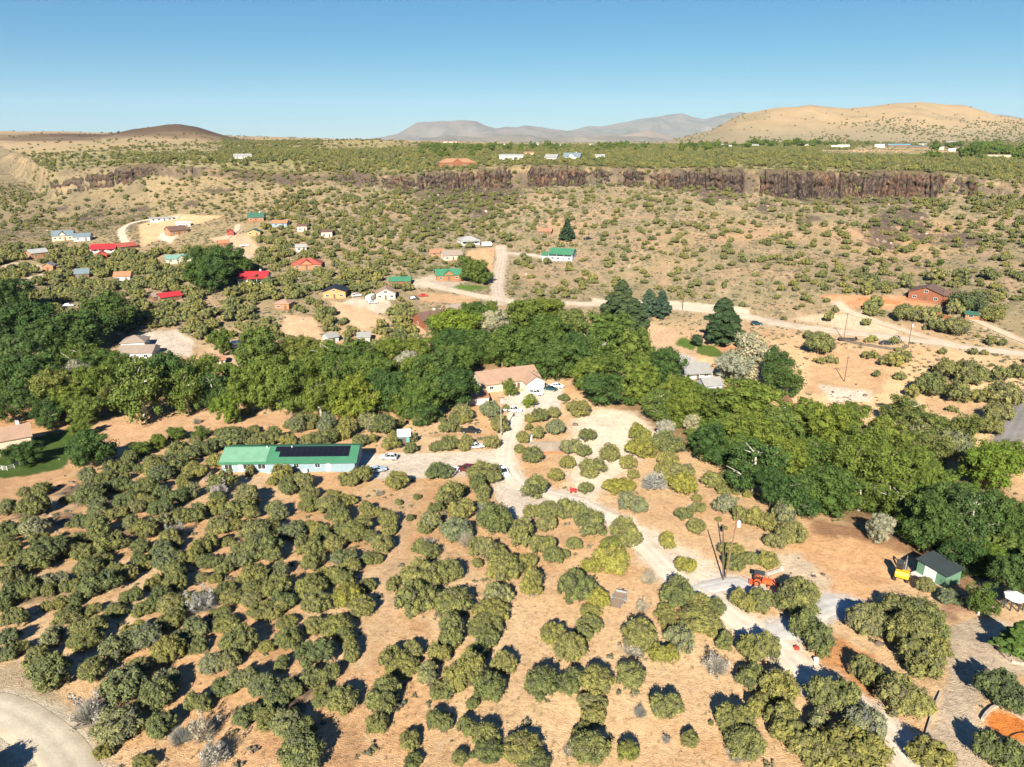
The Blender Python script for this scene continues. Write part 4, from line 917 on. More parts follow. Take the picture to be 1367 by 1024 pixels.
for i, q in enumerate(TLs):
    x, y, z, t, R_, H_ = (float(v[i]) for v in tx); R_ *= 1.12
    e = empty('broadleaf_tree', (x, y, z - .2), rnd.uniform(0, 6.28), tl[i], 'tree', 'leafy trees along the creek and gardens')
    e.scale = (R_, R_, H_ / 1.95); k = rnd.randrange(len(COT)); c = link('crown', COT[k], e); link('trunk', COTT[k], e)
    c.color = (*CT[q[4]], 1)
PL = parse(P_); pxx = place(PL, 2.0, 3.4)
PLAB = ['broad dark pine, largest of the clump beside the dirt lot', 'lower pine joined to the broad pine beside the dirt lot', 'slim blue-green pine at the dirt lot, nearer the broad pine', 'slim blue-green pine at the dirt lot, away from the broad pine', 'lone full pine beside the road and clipped lawn mounds', 'narrow dark pine uphill of the green-roofed white house', 'small conifer by the red-roofed white house', 'low fresh-green pine beside the gravel court']
for i, q in enumerate(PL):
    x, y, z, t, R_, H_ = (float(v[i]) for v in pxx)
    e = empty('pine_tree', (x, y, z - .2), rnd.uniform(0, 6.28), PLAB[i], 'tree', 'pines by the road and yards'); e.scale = (R_ * 1.38, R_ * 1.38, H_ / 2.40)
    c = link('crown', PIN[i % 4], e); link('trunk', PINT, e); c.color = (*[(1, 1, 1), (.95, 1, 1), (.85, 1.0, 1.5), (.9, 1.02, 1.4), (.95, 1, .9), (.7, .8, .9), (1, 1, 1), (1.1, 1.35, .8)][i], 1)
GL = parse(G_); gx = place(GL, .8, 1.8)
gl = near_labels([(q[0], q[1], 'grey twiggy') for q in GL], 'shrub', set())
for i, q in enumerate(GL):
    x, y, z, t, R_, H_ = (float(v[i]) for v in gx)
    o = link('dry_shrub', DEAD[i % 3]); o.location = (x, y, z); o.rotation_euler = (0, 0, rnd.uniform(0, 6.28)); o.scale = (R_, R_, H_ * .9)
    tag(o, gl[i], 'shrub', 'grey half-bare shrubs among the junipers')
# ------------------------------------------------------------------ buildings
WALL = {'white': (.43, .42, .40), 'cream': (.44, .38, .29), 'tan': (.46, .36, .26), 'log': (.26, .12, .055), 'redbrown': (.19, .07, .035), 'orange': (.30, .15, .075), 'yellow': (.36, .215, .09), 'paleblue': (.185, .25, .285), 'bluewhite': (.34, .37, .40), 'brown': (.15, .085, .05), 'green': (.095, .185, .115), 'pink': (.56, .40, .30), 'red': (.42, .05, .035), 'grey': (.40, .40, .39), 'teal': (.10, .24, .24)}
ROOF = {'green': (.045, .155, .085), 'red': (.33, .025, .03), 'orangered': (.30, .075, .05), 'tan': (.30, .195, .135), 'brown': (.125, .075, .055), 'greybrown': (.24, .19, .15), 'grey': (.235, .23, .215), 'palegrey': (.29, .285, .27), 'black': (.018, .022, .030), 'orange': (.33, .155, .08), 'teal': (.15, .27, .22), 'slate': (.13, .17, .19), 'white': (.50, .50, .49), 'dkgreen': (.04, .11, .075), 'blue': (.12, .30, .42), 'terracotta': (.30, .155, .09), 'charcoal': (.035, .045, .045), 'mint': (.125, .255, .165)}
def wm(k): return mat(k + '_siding', WALL[k], .8, .12, 1.2)
def rm(k): return roofmat(k + '_roofing', ROOF[k], rough=.55)
TRIM = lambda: mat('white_trim', (.55, .54, .51), .6, .05)
def window(p, x, y, z, w, h, ax='x', s=-1, cross=True):
    """a framed window lying in a wall; ax is the wall's run, s its outward side"""
    t = .05
    def bx(mb, a0, a1, z0, z1, d0, d1):
        if ax == 'x': mb.box(x + a0, x + a1, *sorted((y + s * d0, y + s * d1)), z + z0, z + z1)
        else: mb.box(*sorted((x + s * d0, x + s * d1)), y + a0, y + a1, z + z0, z + z1)
    m = MB(); f = .09
    bx(m, -w / 2, w / 2, h - f, h, .004, t); bx(m, -w / 2, w / 2, 0, f, .004, t + .02); bx(m, -w / 2, -w / 2 + f, f, h - f, .004, t); bx(m, w / 2 - f, w / 2, f, h - f, .004, t)
    if cross: bx(m, -.03, .03, f, h - f, .004, t - .01)
    o = m.build('window', TRIM(), p)
    g = MB(); bx(g, -w / 2 + f, w / 2 - f, f, h - f, .002, .02); g.build('pane', glass(), o)
def door(p, x, y, z, w, h, m, s=-1, ax='x'):
    b = MB()
    if ax == 'x': b.box(x - w / 2, x + w / 2, *sorted((y + s * .003, y + s * .06)), z, z + h)
    else: b.box(*sorted((x + s * .003, x + s * .06)), y - w / 2, y + w / 2, z, z + h)
    o = b.build('door', m, p)
    k = MB()
    if ax == 'x': k.box(x + w * .36, x + w * .42, *sorted((y + s * .06, y + s * .12)), z + .95, z + 1.03)
    else: k.box(*sorted((x + s * .06, x + s * .12)), y + w * .36, y + w * .42, z + .95, z + 1.03)
    k.build('handle', mat('dark_metal', (.05, .05, .05), .4, .1), o)
def roof_gable(mb, w, d, z, rh, ov, th=.16, axis='x'):
    L, D = (w, d) if axis == 'x' else (d, w)
    hd = D / 2 + ov; k = rh / (D / 2); e = z - ov * k
    poly = [(-hd, e), (0, z + rh), (hd, e), (hd, e + th), (0, z + rh + th * 1.1), (-hd, e + th)]
    if axis == 'x': mb.prism(poly, -L / 2 - ov, L / 2 + ov, 'x')
    else: mb.prism(poly, -L / 2 - ov, L / 2 + ov, 'y')
def roof_hip(mb, w, d, z, rh, ov, th=.14):
    a, b = w / 2 + ov, d / 2 + ov; q = max(a - b, .15)
    mb.add([(-a, -b, z), (a, -b, z), (a, b, z), (-a, b, z), (-a, -b, z + th), (a, -b, z + th), (a, b, z + th), (-a, b, z + th), (-q, 0, z + th + rh), (q, 0, z + th + rh)],
           [(3, 2, 1, 0), (0, 1, 5, 4), (1, 2, 6, 5), (2, 3, 7, 6), (3, 0, 4, 7), (4, 5, 9, 8), (6, 7, 8, 9), (5, 6, 9), (7, 4, 8)])
KEEP = []          # ground round every building kept clear of scattered plants: x, y, radius, and its outline from the road side
def base_at(px, py, d):
    x, y, z, t = (float(v[0]) for v in pix2g(px, py))
    return x, y, z, t
def house(px, py, wpx, d, wh, rh, rot, kind, wall, roof, label, name='house', cat='house', win=3, ov=.45, chim=False, deck=0, porch=0, drs=1, group=None, base=2.2, dormer=0):
    x, y, z, t = base_at(px, py, d); a = R(rot)
    w = wpx * t / F / max(.35, abs(math.cos(a))) if abs(rot) < 60 else wpx * t / F
    vx, vy = x / math.hypot(x, y), y / math.hypot(x, y)
    back = abs(math.cos(a)) * d / 2 + abs(math.sin(a)) * w / 2 * .6
    cx, cy = x + vx * back, y + vy * back
    if py < 206: wh *= .8; rh *= .8
    e = empty(name, (cx, cy, z), a - math.atan2(x, y), label, cat, group)
    KEEP.append((px, py, wpx, (wh + rh) * F / t, t, max(w, d) * .62, cx, cy))
    wa = MB()
    if kind == 'gx': wa.prism([(-d / 2, -base), (d / 2, -base), (d / 2, wh), (0, wh + rh - .02), (-d / 2, wh)], -w / 2, w / 2, 'x')
    elif kind == 'gy': wa.prism([(-w / 2, -base), (w / 2, -base), (w / 2, wh), (0, wh + rh - .02), (-w / 2, wh)], -d / 2, d / 2, 'y')
    else: wa.box(-w / 2, w / 2, -d / 2, d / 2, -base, wh)
    wa.build('wall', wm(wall), e)
    r = MB()
    if kind == 'gx': roof_gable(r, w, d, wh + .02, rh, ov)
    elif kind == 'gy': roof_gable(r, w, d, wh + .02, rh, ov, axis='y')
    elif kind == 'hip': roof_hip(r, w, d, wh + .01, rh, ov)
    else: r.prism([(-d / 2 - ov, wh + .01), (d / 2 + ov, wh + rh), (d / 2 + ov, wh + rh + .15), (-d / 2 - ov, wh + .16)], -w / 2 - ov, w / 2 + ov, 'x')
    ro = r.build('roof', rm(roof), e)
    if dormer:
        dm = MB(); dw = w * dormer
        dm.prism([(-dw / 2, wh - .3), (dw / 2, wh - .3), (dw / 2, wh + rh * .25), (0, wh + rh * .92), (-dw / 2, wh + rh * .25)], -d / 2 - .25, 0, 'y'); dm.build('gable', wm(wall), e)
        dr = MB(); k = (rh * .67) / (dw / 2); o2 = .35
        dr.prism([(-dw / 2 - o2, wh + rh * .25 - k * o2), (0, wh + rh * .94), (dw / 2 + o2, wh + rh * .25 - k * o2), (dw / 2 + o2, wh + rh * .25 - k * o2 + .16), (0, wh + rh * .94 + .17), (-dw / 2 - o2, wh + rh * .25 - k * o2 + .16)], -d / 2 - .7, .1, 'y'); dr.build('gable_roof', rm(roof), e)
    if chim:
        c = MB(); c.box(w * .18, w * .18 + .8, d * .1, d * .1 + .8, wh, wh + rh + .9); co = c.build('chimney', mat('pale_masonry', (.55, .50, .43), .9, .2), ro)
        c = MB(); c.box(w * .18 + .2, w * .18 + .6, d * .1 + .2, d * .1 + .6, wh + rh + .9, wh + rh + 1.15); c.build('chimney_cap', mat('dark_metal', (.05, .05, .05), .4, .1), co)
    nw = win
    for k in range(nw):
        u = (k + .5) / nw - .5
        if drs and k == nw // 2: door(e, u * w, -d / 2, .05, .95, 2.05, mat('dark_door', (.12, .07, .045), .6, .15)); continue
        window(e, u * w * .94, -d / 2, .95, min(1.5, w / nw * .6), 1.15)
    if win > 1:
        for s in (-1, 1): window(e, s * w / 2, 0, .95, 1.2, 1.1, 'y', s)
    if kind == 'gy' and wh + rh > 4.6: window(e, 0, -d / 2, wh + .1, min(1.6, w * .25), min(1.1, rh * .5))
    if deck:
        k = MB(); k.box(-w / 2 - .3, w / 2 + .3, -d / 2 - deck, -d / 2 - .02, -.30, -.12); dk = k.build('deck', mat('deck_wood', WALL['log'], .8, .25, 2), e)
        k = MB(); k.box(-w / 2 - .3, w / 2 + .3, -d / 2 - deck, -d / 2 - deck + .07, .75, .85)
        for q in np.linspace(-w / 2 - .25, w / 2 + .25, max(5, int(w / .6))): k.box(q - .035, q + .035, -d / 2 - deck + .005, -d / 2 - deck + .065, -.12, .75)
        for q in np.linspace(-w / 2 - .2, w / 2 + .2, 4): k.box(q - .08, q + .08, -d / 2 - deck + .1, -d / 2 - deck + .26, -2.6, -.30)
        k.build('railing', mat('deck_wood', WALL['log']), dk)
    if porch:
        k = MB(); k.prism([(-d / 2 - porch, wh - .55), (-d / 2 - .05, wh - .05), (-d / 2 - .05, wh + .05), (-d / 2 - porch, wh - .43)], -w / 2, w / 2, 'x'); po = k.build('porch_roof', rm(roof), e)
        for q in np.linspace(-w / 2 + .2, w / 2 - .2, max(3, int(w / 3))):
            k = MB(); k.box(q - .08, q + .08, -d / 2 - porch + .15, -d / 2 - porch + .31, -base, wh - .53); k.build('post', TRIM(), po)
    return e, w, d
HG = 'houses of the valley settlement'
B = [
 (575, 437, 34, 9, 3.2, 2.6, 28, 'gx', 'redbrown', 'brown', 'log cabin with dark brown roof and red-brown decks above the creek trees', 3, dict(deck=2.2, chim=True)),
 (607, 421, 24, 6, 2.6, 1.6, 22, 'gx', 'log', 'greybrown', 'small brown garage with faded brown roof behind the log cabin', 2, {}),
 (598, 375, 33, 8, 3.0, 2.4, 8, 'gx', 'log', 'green', 'log house with green roof and front gable beside the side street', 3, dict(deck=2.2, dormer=.38)),
 (535, 381, 28, 7, 2.2, 1.5, -8, 'gx', 'redbrown', 'green', 'low open barn with a plain green metal roof', 2, {}),
 (516, 400, 25, 8, 3.0, 2.2, -4, 'gy', 'cream', 'tan', 'cream garage with its tan gable facing the camera', 3, {}),
 (449, 399, 29, 9, 3.4, 1.7, -10, 'gy', 'yellow', 'black', 'yellow timber workshop with black roof and wide dark door', 3, {}),
 (341, 379, 36, 9, 3.2, 2.2, -14, 'gx', 'white', 'red', 'white house with bright red metal roof and covered porch', 4, dict(porch=1.6, chim=True)),
 (411, 360, 38, 11, 2.6, 2.6, -6, 'hip', 'orange', 'orangered', 'wide house under a faded orange-red hip roof', 3, dict(dormer=.35)),
 (603, 348, 25, 8, 3.0, 2.2, 14, 'gx', 'cream', 'greybrown', 'cream house with grey-brown shingle roof and front deck', 3, dict(deck=1.8)),
 (583, 343, 18, 7, 2.4, 1.6, 10, 'gx', 'orange', 'terracotta', 'low terracotta-roofed annex beside the cream house', 2, {}),
 (625, 328, 24, 9, 3.0, 2.0, 18, 'hip', 'white', 'palegrey', 'white house with pale grey hip roof at the top of the side street', 3, dict(porch=1.5)),
 (728, 314, 17, 8, 2.4, 1.5, -6, 'gx', 'brown', 'terracotta', 'terracotta-roofed house half hidden uphill of the green-roofed one', 2, {}),
 (166, 376, 19, 7, 2.8, 1.8, -14, 'gx', 'white', 'orange', 'white cottage with orange roof in the village trees', 2, {}),
 (243, 351, 38, 9, 2.6, 1.5, 0, 'gx', 'cream', 'teal', 'long cream house under a pale teal metal roof', 4, dict(dormer=.25)),
 (141, 338, 29, 8, 3.0, 2.0, -16, 'gx', 'white', 'red', 'white house with red roof at the end of the hill track', 3, dict(porch=1.4)),
 (168, 335, 22, 8, 2.6, 1.8, 24, 'gx', 'brown', 'orangered', 'dull red roofed barn joined to the red-roofed hill track house', 2, {}),
 (137, 345, 11, 5, 2.6, 1.4, 0, 'gy', 'red', 'orangered', 'small orange-red shed in front of the hill track house', 1, {}),
 (86, 321, 24, 9, 3.2, 2.6, -10, 'gx', 'tan', 'slate', 'two-storey house with blue-grey roof and dormers at the left slope', 4, dict(dormer=.3)),
 (112, 322, 19, 8, 2.8, 1.8, -14, 'gx', 'white', 'slate', 'white garage with blue-grey roof beside the dormered house', 2, {}),
 (51, 345, 20, 8, 3.2, 1.8, 18, 'gx', 'orange', 'palegrey', 'orange timber house under a shiny pale metal roof', 2, {}),
 (67, 362, 12, 6, 2.8, 1.6, -18, 'gy', 'orange', 'grey', 'little orange gable-fronted cabin with grey metal roof', 1, {}),
 (112, 372, 16, 7, 2.8, 2.0, -10, 'gx', 'brown', 'slate', 'dark slate-roofed cabin sunk among the village junipers', 2, {}),
 (236, 314, 22, 9, 3.0, 2.4, 22, 'gx', 'orange', 'brown', 'amber timber house with dark brown roof on the graded terrace', 3, {}),
 (216, 296, 28, 5, 2.4, .5, 2, 'gx', 'grey', 'palegrey', 'long grey trailer home on the cut terrace', 4, {}),
 (245, 304, 18, 6, 3.0, .5, 0, 'flat', 'white', 'white', 'white block outbuilding behind the amber timber house', 2, {}),
 (343, 296, 20, 8, 3.0, 2.4, -8, 'gx', 'log', 'dkgreen', 'log lodge with green roof and tall pale chimney', 3, dict(deck=1.6, chim=True)),
 (340, 315, 17, 6, 2.4, 1.6, -12, 'gy', 'yellow', 'dkgreen', 'small yellow cabin with green roof below the log lodge', 2, {}),
 (299, 329, 13, 6, 2.0, 1.5, 12, 'gx', 'orange', 'orange', 'rusty orange shed beside the village lane', 1, {}),
 (308, 315, 8, 5, 2.4, 1.5, 0, 'gy', 'red', 'redb', 'tiny dark red shed uphill of the rusty orange shed', 1, {}),
 (375, 303, 19, 7, 2.6, 1.4, -14, 'gx', 'paleblue', 'orange', 'pale blue cabin with weathered orange roof', 2, {}),
 (404, 309, 12, 6, 3.4, .8, -4, 'gx', 'pink', 'brown', 'pink block house with brown roof, downhill twin', 2, {}),
 (437, 317, 14, 7, 3.4, .8, -4, 'gx', 'pink', 'brown', 'pink block house with brown roof beside a dark carport', 2, {}),
 (402, 336, 13, 6, 2.6, 1.2, 6, 'gx', 'white', 'palegrey', 'small white house with pale roof above the orange-red hip roof', 2, {}),
 (227, 403, 25, 7, 2.4, 1.4, 16, 'gx', 'brown', 'red', 'brown house under a low crimson roof in dense junipers', 2, {}),
 (210, 402, 12, 6, 2.2, 1.0, 16, 'gx', 'brown', 'greybrown', 'brown shed with a dusty roof beside the crimson roof', 1, {}),
 (381, 414, 18, 7, 2.8, 1.4, -24, 'hip', 'orange', 'tan', 'orange cabin with a tan hip roof', 2, dict(deck=1.2)),
 (60, 436, 22, 7, 2.6, 1.4, 20, 'gx', 'cream', 'grey', 'cream house with dull grey roof behind the village trees', 2, {}),
 (84, 462, 10, 6, 4.0, 1.4, 10, 'gx', 'white', 'grey', 'tall white house wall showing between dark trees', 1, {}),
 (183, 469, 28, 8, 3.4, 2.0, -16, 'hip', 'white', 'greybrown', 'white house with grey-brown hip roof, the taller of the pair', 3, {}),
 (188, 481, 40, 9, 2.8, 1.8, -22, 'gx', 'white', 'greybrown', 'white garage wing with grey-brown gable roof and carport', 3, {}),
 (20, 606, 46, 10, 4.2, 1.9, -4, 'gx', 'tan', 'tan', 'tan house with white chimney beside the lawn', 3, dict(chim=True, deck=2.4)),
 (924, 507, 34, 9, 2.8, 1.8, 24, 'gx', 'white', 'grey', 'white house with a big pale grey roof by the creek', 3, dict(porch=1.4)),
 (946, 526, 22, 6, 3.0, 1.6, 30, 'gx', 'bluewhite', 'grey', 'pale blue-white outbuilding with grey roof near the creek', 2, {}),
 (540, 594, 14, 3.2, 2.5, .5, 0, 'flat', 'teal', 'white', 'white-topped teal shed between junipers', 1, {}),
 (535, 557, 13, 4, 2.0, .4, 0, 'flat', 'brown', 'orangered', 'rust-red metal lean-to among the creek-side junipers', 1, {}),
 (442, 459, 13, 6, 2.6, 1.2, 24, 'gx', 'grey', 'grey', 'grey-roofed cottage in the trees below the workshop', 1, {}),
 (487, 458, 16, 6, 2.6, 1.2, -6, 'gx', 'cream', 'grey', 'pale grey roof in the trees left of the log cabin', 1, {}),
 (510, 484, 10, 5, 2.2, 1.0, 10, 'gx', 'tan', 'tan', 'tiny tan roof deep in the creek trees', 1, {}),
 (1050, 549, 11, 5, 2.2, 1.2, 10, 'gy', 'white', 'terracotta', 'white-fronted shed with rust roof in the creek trees', 1, {}),
 (1363, 633, 22, 6, 2.4, 1.4, 0, 'gx', 'white', 'red', 'red-roofed white shed at the edge under a bright tree', 1, {}),
 (1302, 428, 24, 5, 2.2, .7, -2, 'gx', 'log', 'dkgreen', 'long red-brown shed with dark green roof', 2, {}),
 (316, 466, 9, 3, 2.2, .3, 0, 'flat', 'white', 'white', 'small white trailer shed behind the bright creek tree', 1, {}),
 (297, 487, 8, 5, 2.0, .8, 0, 'gx', 'white', 'terracotta', 'little white cottage with rust roof above the creek trees', 1, {}),
 (610, 223, 48, 12, 3.4, 3.0, 6, 'hip', 'redbrown', 'terracotta', 'big terracotta-roofed lodge on the cliff edge', 5, dict(dormer=.22)),
 (683, 213, 32, 10, 3.8, 1.0, -4, 'gx', 'white', 'palegrey', 'long white two-storey house on the mesa', 5, {}),
 (737, 216, 16, 9, 3.6, 2.6, -20, 'gx', 'white', 'grey', 'white grey-roofed barn house on the mesa', 2, {}),
 (764, 215, 22, 9, 3.8, 3.0, -10, 'gx', 'white', 'slate', 'white gabled house with chimney on the mesa', 3, dict(chim=True, dormer=.3)),
 (801, 212, 12, 7, 2.8, 1.2, 0, 'gx', 'white', 'palegrey', 'small low white house near the gabled one', 2, {}),
 (324, 212, 22, 9, 2.8, 1.6, 6, 'gx', 'white', 'palegrey', 'white ranch house alone on the left part of the mesa', 3, {}),
 (706, 207, 13, 8, 2.4, 1.0, 0, 'gx', 'tan', 'orange', 'low orange house right behind the long white one', 1, {}),
 (601, 191, 18, 10, 5.0, 1.0, 0, 'flat', 'pink', 'tan', 'pinkish block building on the mesa skyline', 3, {}),
 (655, 195, 8, 10, 5.0, 1.5, 0, 'gx', 'white', 'palegrey', 'white skyline house between garden trees', 1, {}),
 (670, 195, 8, 10, 5.0, 1.5, 8, 'gx', 'cream', 'grey', 'cream skyline house beside the white one', 1, {}),
 (712, 196, 10, 10, 7.0, 2.5, 40, 'gx', 'white', 'palegrey', 'tall narrow white house on the mesa skyline', 1, {}),
 (744, 196, 9, 10, 5.0, 1.5, 0, 'gx', 'white', 'grey', 'white house under dark skyline trees', 1, {}),
 (790, 196, 6, 9, 6.0, 1.2, 0, 'gx', 'white', 'grey', 'slim white house near the tall poplar', 1, {}),
 (960, 196, 9, 14, 4.0, 2.0, 20, 'gx', 'white', 'palegrey', 'white farmhouse farthest from the barns', 1, {}),
 (973, 197, 7, 10, 3.0, 1.5, 0, 'gx', 'white', 'white', 'white hut next to the far farmhouse', 1, {}),
 (1009, 196, 12, 12, 4.5, 1.5, 0, 'gx', 'white', 'palegrey', 'white farm shed before the round dark grove', 1, {}),
 (1078, 196, 12, 12, 4.5, 2.0, 0, 'gx', 'tan', 'palegrey', 'tan farmhouse below the long dark grove', 1, {}),
 (1114, 198, 9, 9, 4.0, 2.0, 0, 'gx', 'white', 'white', 'small white barn, first of two in the green field', 1, {}),
 (1126, 198, 14, 10, 4.5, 2.5, -8, 'gx', 'white', 'white', 'bigger white barn with arched roof in the green field', 1, {}),
 (1174, 197, 12, 12, 7.0, .5, 0, 'flat', 'white', 'white', 'square white warehouse at the field', 1, {}),
 (1200, 196, 26, 14, 4.5, 2.0, 0, 'gx', 'brown', 'blue', 'long blue-roofed farm shed', 3, {}),
 (1225, 198, 20, 12, 4.0, 1.5, 0, 'gx', 'brown', 'slate', 'long dark farm shed with grey roof', 2, {}),
 (1232, 195, 9, 12, 5.0, 1.5, 0, 'gx', 'white', 'palegrey', 'white-roofed shed behind the dark farm shed', 1, {}),
 (1251, 200, 15, 11, 4.5, 1.5, 0, 'gx', 'pink', 'cream', 'pinkish barn with a cream roof', 1, {}),
 (1271, 192, 14, 12, 4.5, 2.0, 0, 'gx', 'brown', 'palegrey', 'pale metal roof among the upper farm trees', 1, {}),
 (1273, 202, 12, 8, 4.0, 1.2, 0, 'gx', 'white', 'white', 'white farm trailer house by the red barns', 1, {}),
 (1297, 203, 14, 9, 4.0, 2.0, 0, 'gx', 'red', 'orangered', 'red barn at the end of the farm row', 1, {}),
 (1335, 210, 30, 8, 3.0, .3, -4, 'flat', 'tan', 'tan', 'long tan wall-like building near the dark trees', 1, {}),
]
ROOF['redb'] = (.20, .035, .025); ROOF['cream'] = (.62, .55, .43)
for px, py, wpx, d, wh, rh, rot, kind, wc, rc, lab, win, kw in B:
    nm = 'shed' if any(q in lab for q in (' shed', 'outbuilding', 'lean-to', 'warehouse')) else 'barn' if 'barn' in lab else 'garage' if 'garage' in lab or 'workshop' in lab else 'cabin' if 'cabin' in lab or 'lodge' in lab else 'house'
    house(px, py, wpx, d, wh, rh, rot, kind, wc, rc, lab, nm, nm, win, group=HG, **kw)

# the long green-roofed home with solar panels
e, w, d = house(395, 635, 170, 10.0, 2.5, 1.75, -17.0, 'gx', 'paleblue', 'green', 'long pale blue house with green metal roof and black solar array', 'house', 'house', 0, ov=.6, drs=0, group=HG)
for u in (-.45, -.31, -.20): window(e, u * w, -d / 2, .75, 1.9, 1.3)
for u in (.06, .22): window(e, u * w, -d / 2, .95, 1.3, 1.1)
door(e, -.36 * w, -d / 2, .05, 1.0, 2.1, TRIM()); door(e, .30 * w, -d / 2, .05, 1.0, 2.1, TRIM())
window(e, w / 2, 0, .95, 1.4, 1.1, 'y', 1)
k_ = 1.75 / (d / 2)
def slope_slab(mb, x0, x1, v0, v1, lift, th):
    """a slab on the front roof slope between ridge fractions v0 (eave) and v1 (ridge)"""
    ya, yb = -d / 2 * (1 - v0), -d / 2 * (1 - v1); za, zb = 2.52 + .17 + 1.75 * v0, 2.52 + .17 + 1.75 * v1
    mb.prism([(ya, za + lift), (yb, zb + lift), (yb, zb + lift + th), (ya, za + lift + th)], x0, x1, 'x')
mb = MB(); slope_slab(mb, -w / 2 - .5, -w * .165, -.02, .93, .03, .05); mb.build('pale_roof_section', roofmat('mint_roofing', ROOF['mint'], rough=.5), e)
ar = MB(); q = q2 = None
for i, px0 in enumerate(np.linspace(-.12 * w, .45 * w, 15)[:-1]):
    for j, (v0, v1) in enumerate(((.27, .60), (.615, .945))):
        if i == 0 and j == 0: continue
        slope_slab(ar, px0 + .02, px0 + w * .57 / 14 - .02, v0, v1, .09, .04)
so = ar.build('solar_array', mat('solar_cell', (.008, .009, .016), .25, .2, spec=.12), e)
for u in (-.19, .0):
    mb = MB(); mb.tube((u * w, -.6, 4.0), (u * w, -.6, 4.75), .12, .12); mb.build('vent_pipe', mat('pale_metal', (.6, .6, .58), .4, .1), e)
mb = MB(); mb.box(.13 * w - .6, .13 * w + .5, -d / 2 - .9, -d / 2 - .1, 0, .9); mb.build('utility_box', TRIM(), e, .05)
mb = MB()
for i in range(5): mb.box(-w * .42, -w * .10, -d / 2 - 1.4, -d / 2 - .05, -.6 - .02 * i, -.02 + .001 * i) if i == 0 else None
mb.build('walkway', mat('concrete', (.45, .43, .40), .9, .15), e)

# tan-roofed L-shaped house with carport
e, w, d = house(674, 523, 76, 12, 3.0, 2.6, 22, 'gx', 'cream', 'tan', 'cream house with broad tan shingle roof among the creek trees', 'house', 'house', 4, ov=.6, group=HG)
mb = MB(); mb.prism([(-3.2, -1.5), (3.2, -1.5), (3.2, 2.8), (0, 4.6), (-3.2, 2.8)], -d / 2 - 3.5, 0, 'y')
mb.v = [(x + w * .36, y, z) for x, y, z in mb.v]; mb.build('front_wing', wm('white'), e)
mb = MB(); mb.prism([(-3.8, 2.5), (0, 4.65), (3.8, 2.5), (3.8, 2.66), (0, 4.82), (-3.8, 2.66)], -d / 2 - 4, .3, 'y'); mb.v = [(x + w * .36, y, z) for x, y, z in mb.v]; mb.build('wing_roof', rm('tan'), e)
mb = MB(); mb.box(w * .36 - 2.4, w * .36 + 2.4, -d / 2 - 3.56, -d / 2 - 3.51, 0, 2.2); mb.build('garage_door', TRIM(), e)
e, w, d = house(636, 541, 30, 6, 2.2, .25, 8, 'flat', 'grey', 'orange', 'flat orange-topped carport beside the tan-roofed house', 'carport', 'carport', 0, ov=.3, group=HG)

# green-roofed white house with side wing
e, w, d = house(751, 349, 31, 9, 4.4, 2.2, -14, 'gx', 'bluewhite', 'green', 'white two-storey house with green roof on the right hillside', 'house', 'house', 4, ov=.4, group=HG, porch=1.8)
mb = MB(); mb.box(-w / 2 - 4.5, -w / 2 - .02, -d / 2 + 1, d / 2 - 1, -2, 2.6); mb.build('side_wing', wm('bluewhite'), e)
mb = MB(); mb.prism([(-d / 2 + .5, 2.62), (0, 4.0), (d / 2 - .5, 2.62), (d / 2 - .5, 2.78), (0, 4.17), (-d / 2 + .5, 2.78)], -w / 2 - 5, -w / 2 - .05, 'x'); mb.build('wing_roof', rm('green'), e)
# red-brown cedar house on the right
e, w, d = house(1237, 403, 40, 10, 3.6, 2.4, -10, 'gy', 'redbrown', 'brown', 'red-brown cedar house with brown roof on the right hillside', 'house', 'house', 3, ov=.7, group=HG, deck=2.0)
mb = MB(); mb.box(w / 2 + .02, w / 2 + 6.5, -d / 2 + 1.5, d / 2 - 1, -2.5, 3.2); mb.build('side_wing', wm('redbrown'), e)
mb = MB(); mb.prism([(-d / 2 + .8, 3.22), (.5, 4.9), (d / 2 - .3, 3.22), (d / 2 - .3, 3.4), (.5, 5.08), (-d / 2 + .8, 3.4)], w / 2 - .6, w / 2 + 7.2, 'x'); mb.build('wing_roof', rm('brown'), e)

# dark-roofed green shed by the cleared pad
e, w, d = house(1249, 780, 36, 3.4, 2.3, .55, -32, 'flat', 'green', 'charcoal', 'small green and white shed with dark mono-pitch roof by the excavator', 'shed', 'shed', 0, ov=.3)
mb = MB(); mb.box(-w * .24, w * .16, -d / 2 - .05, -d / 2 - .01, .1, 2.1); mb.build('white_panel', TRIM(), e)
mb = MB(); mb.box(-w / 2 - .2, w / 2 + 1.8, -d / 2 - .9, d / 2 + .2, -.5, .03); mb.build('slab', mat('concrete', (.45, .43, .40)), e)

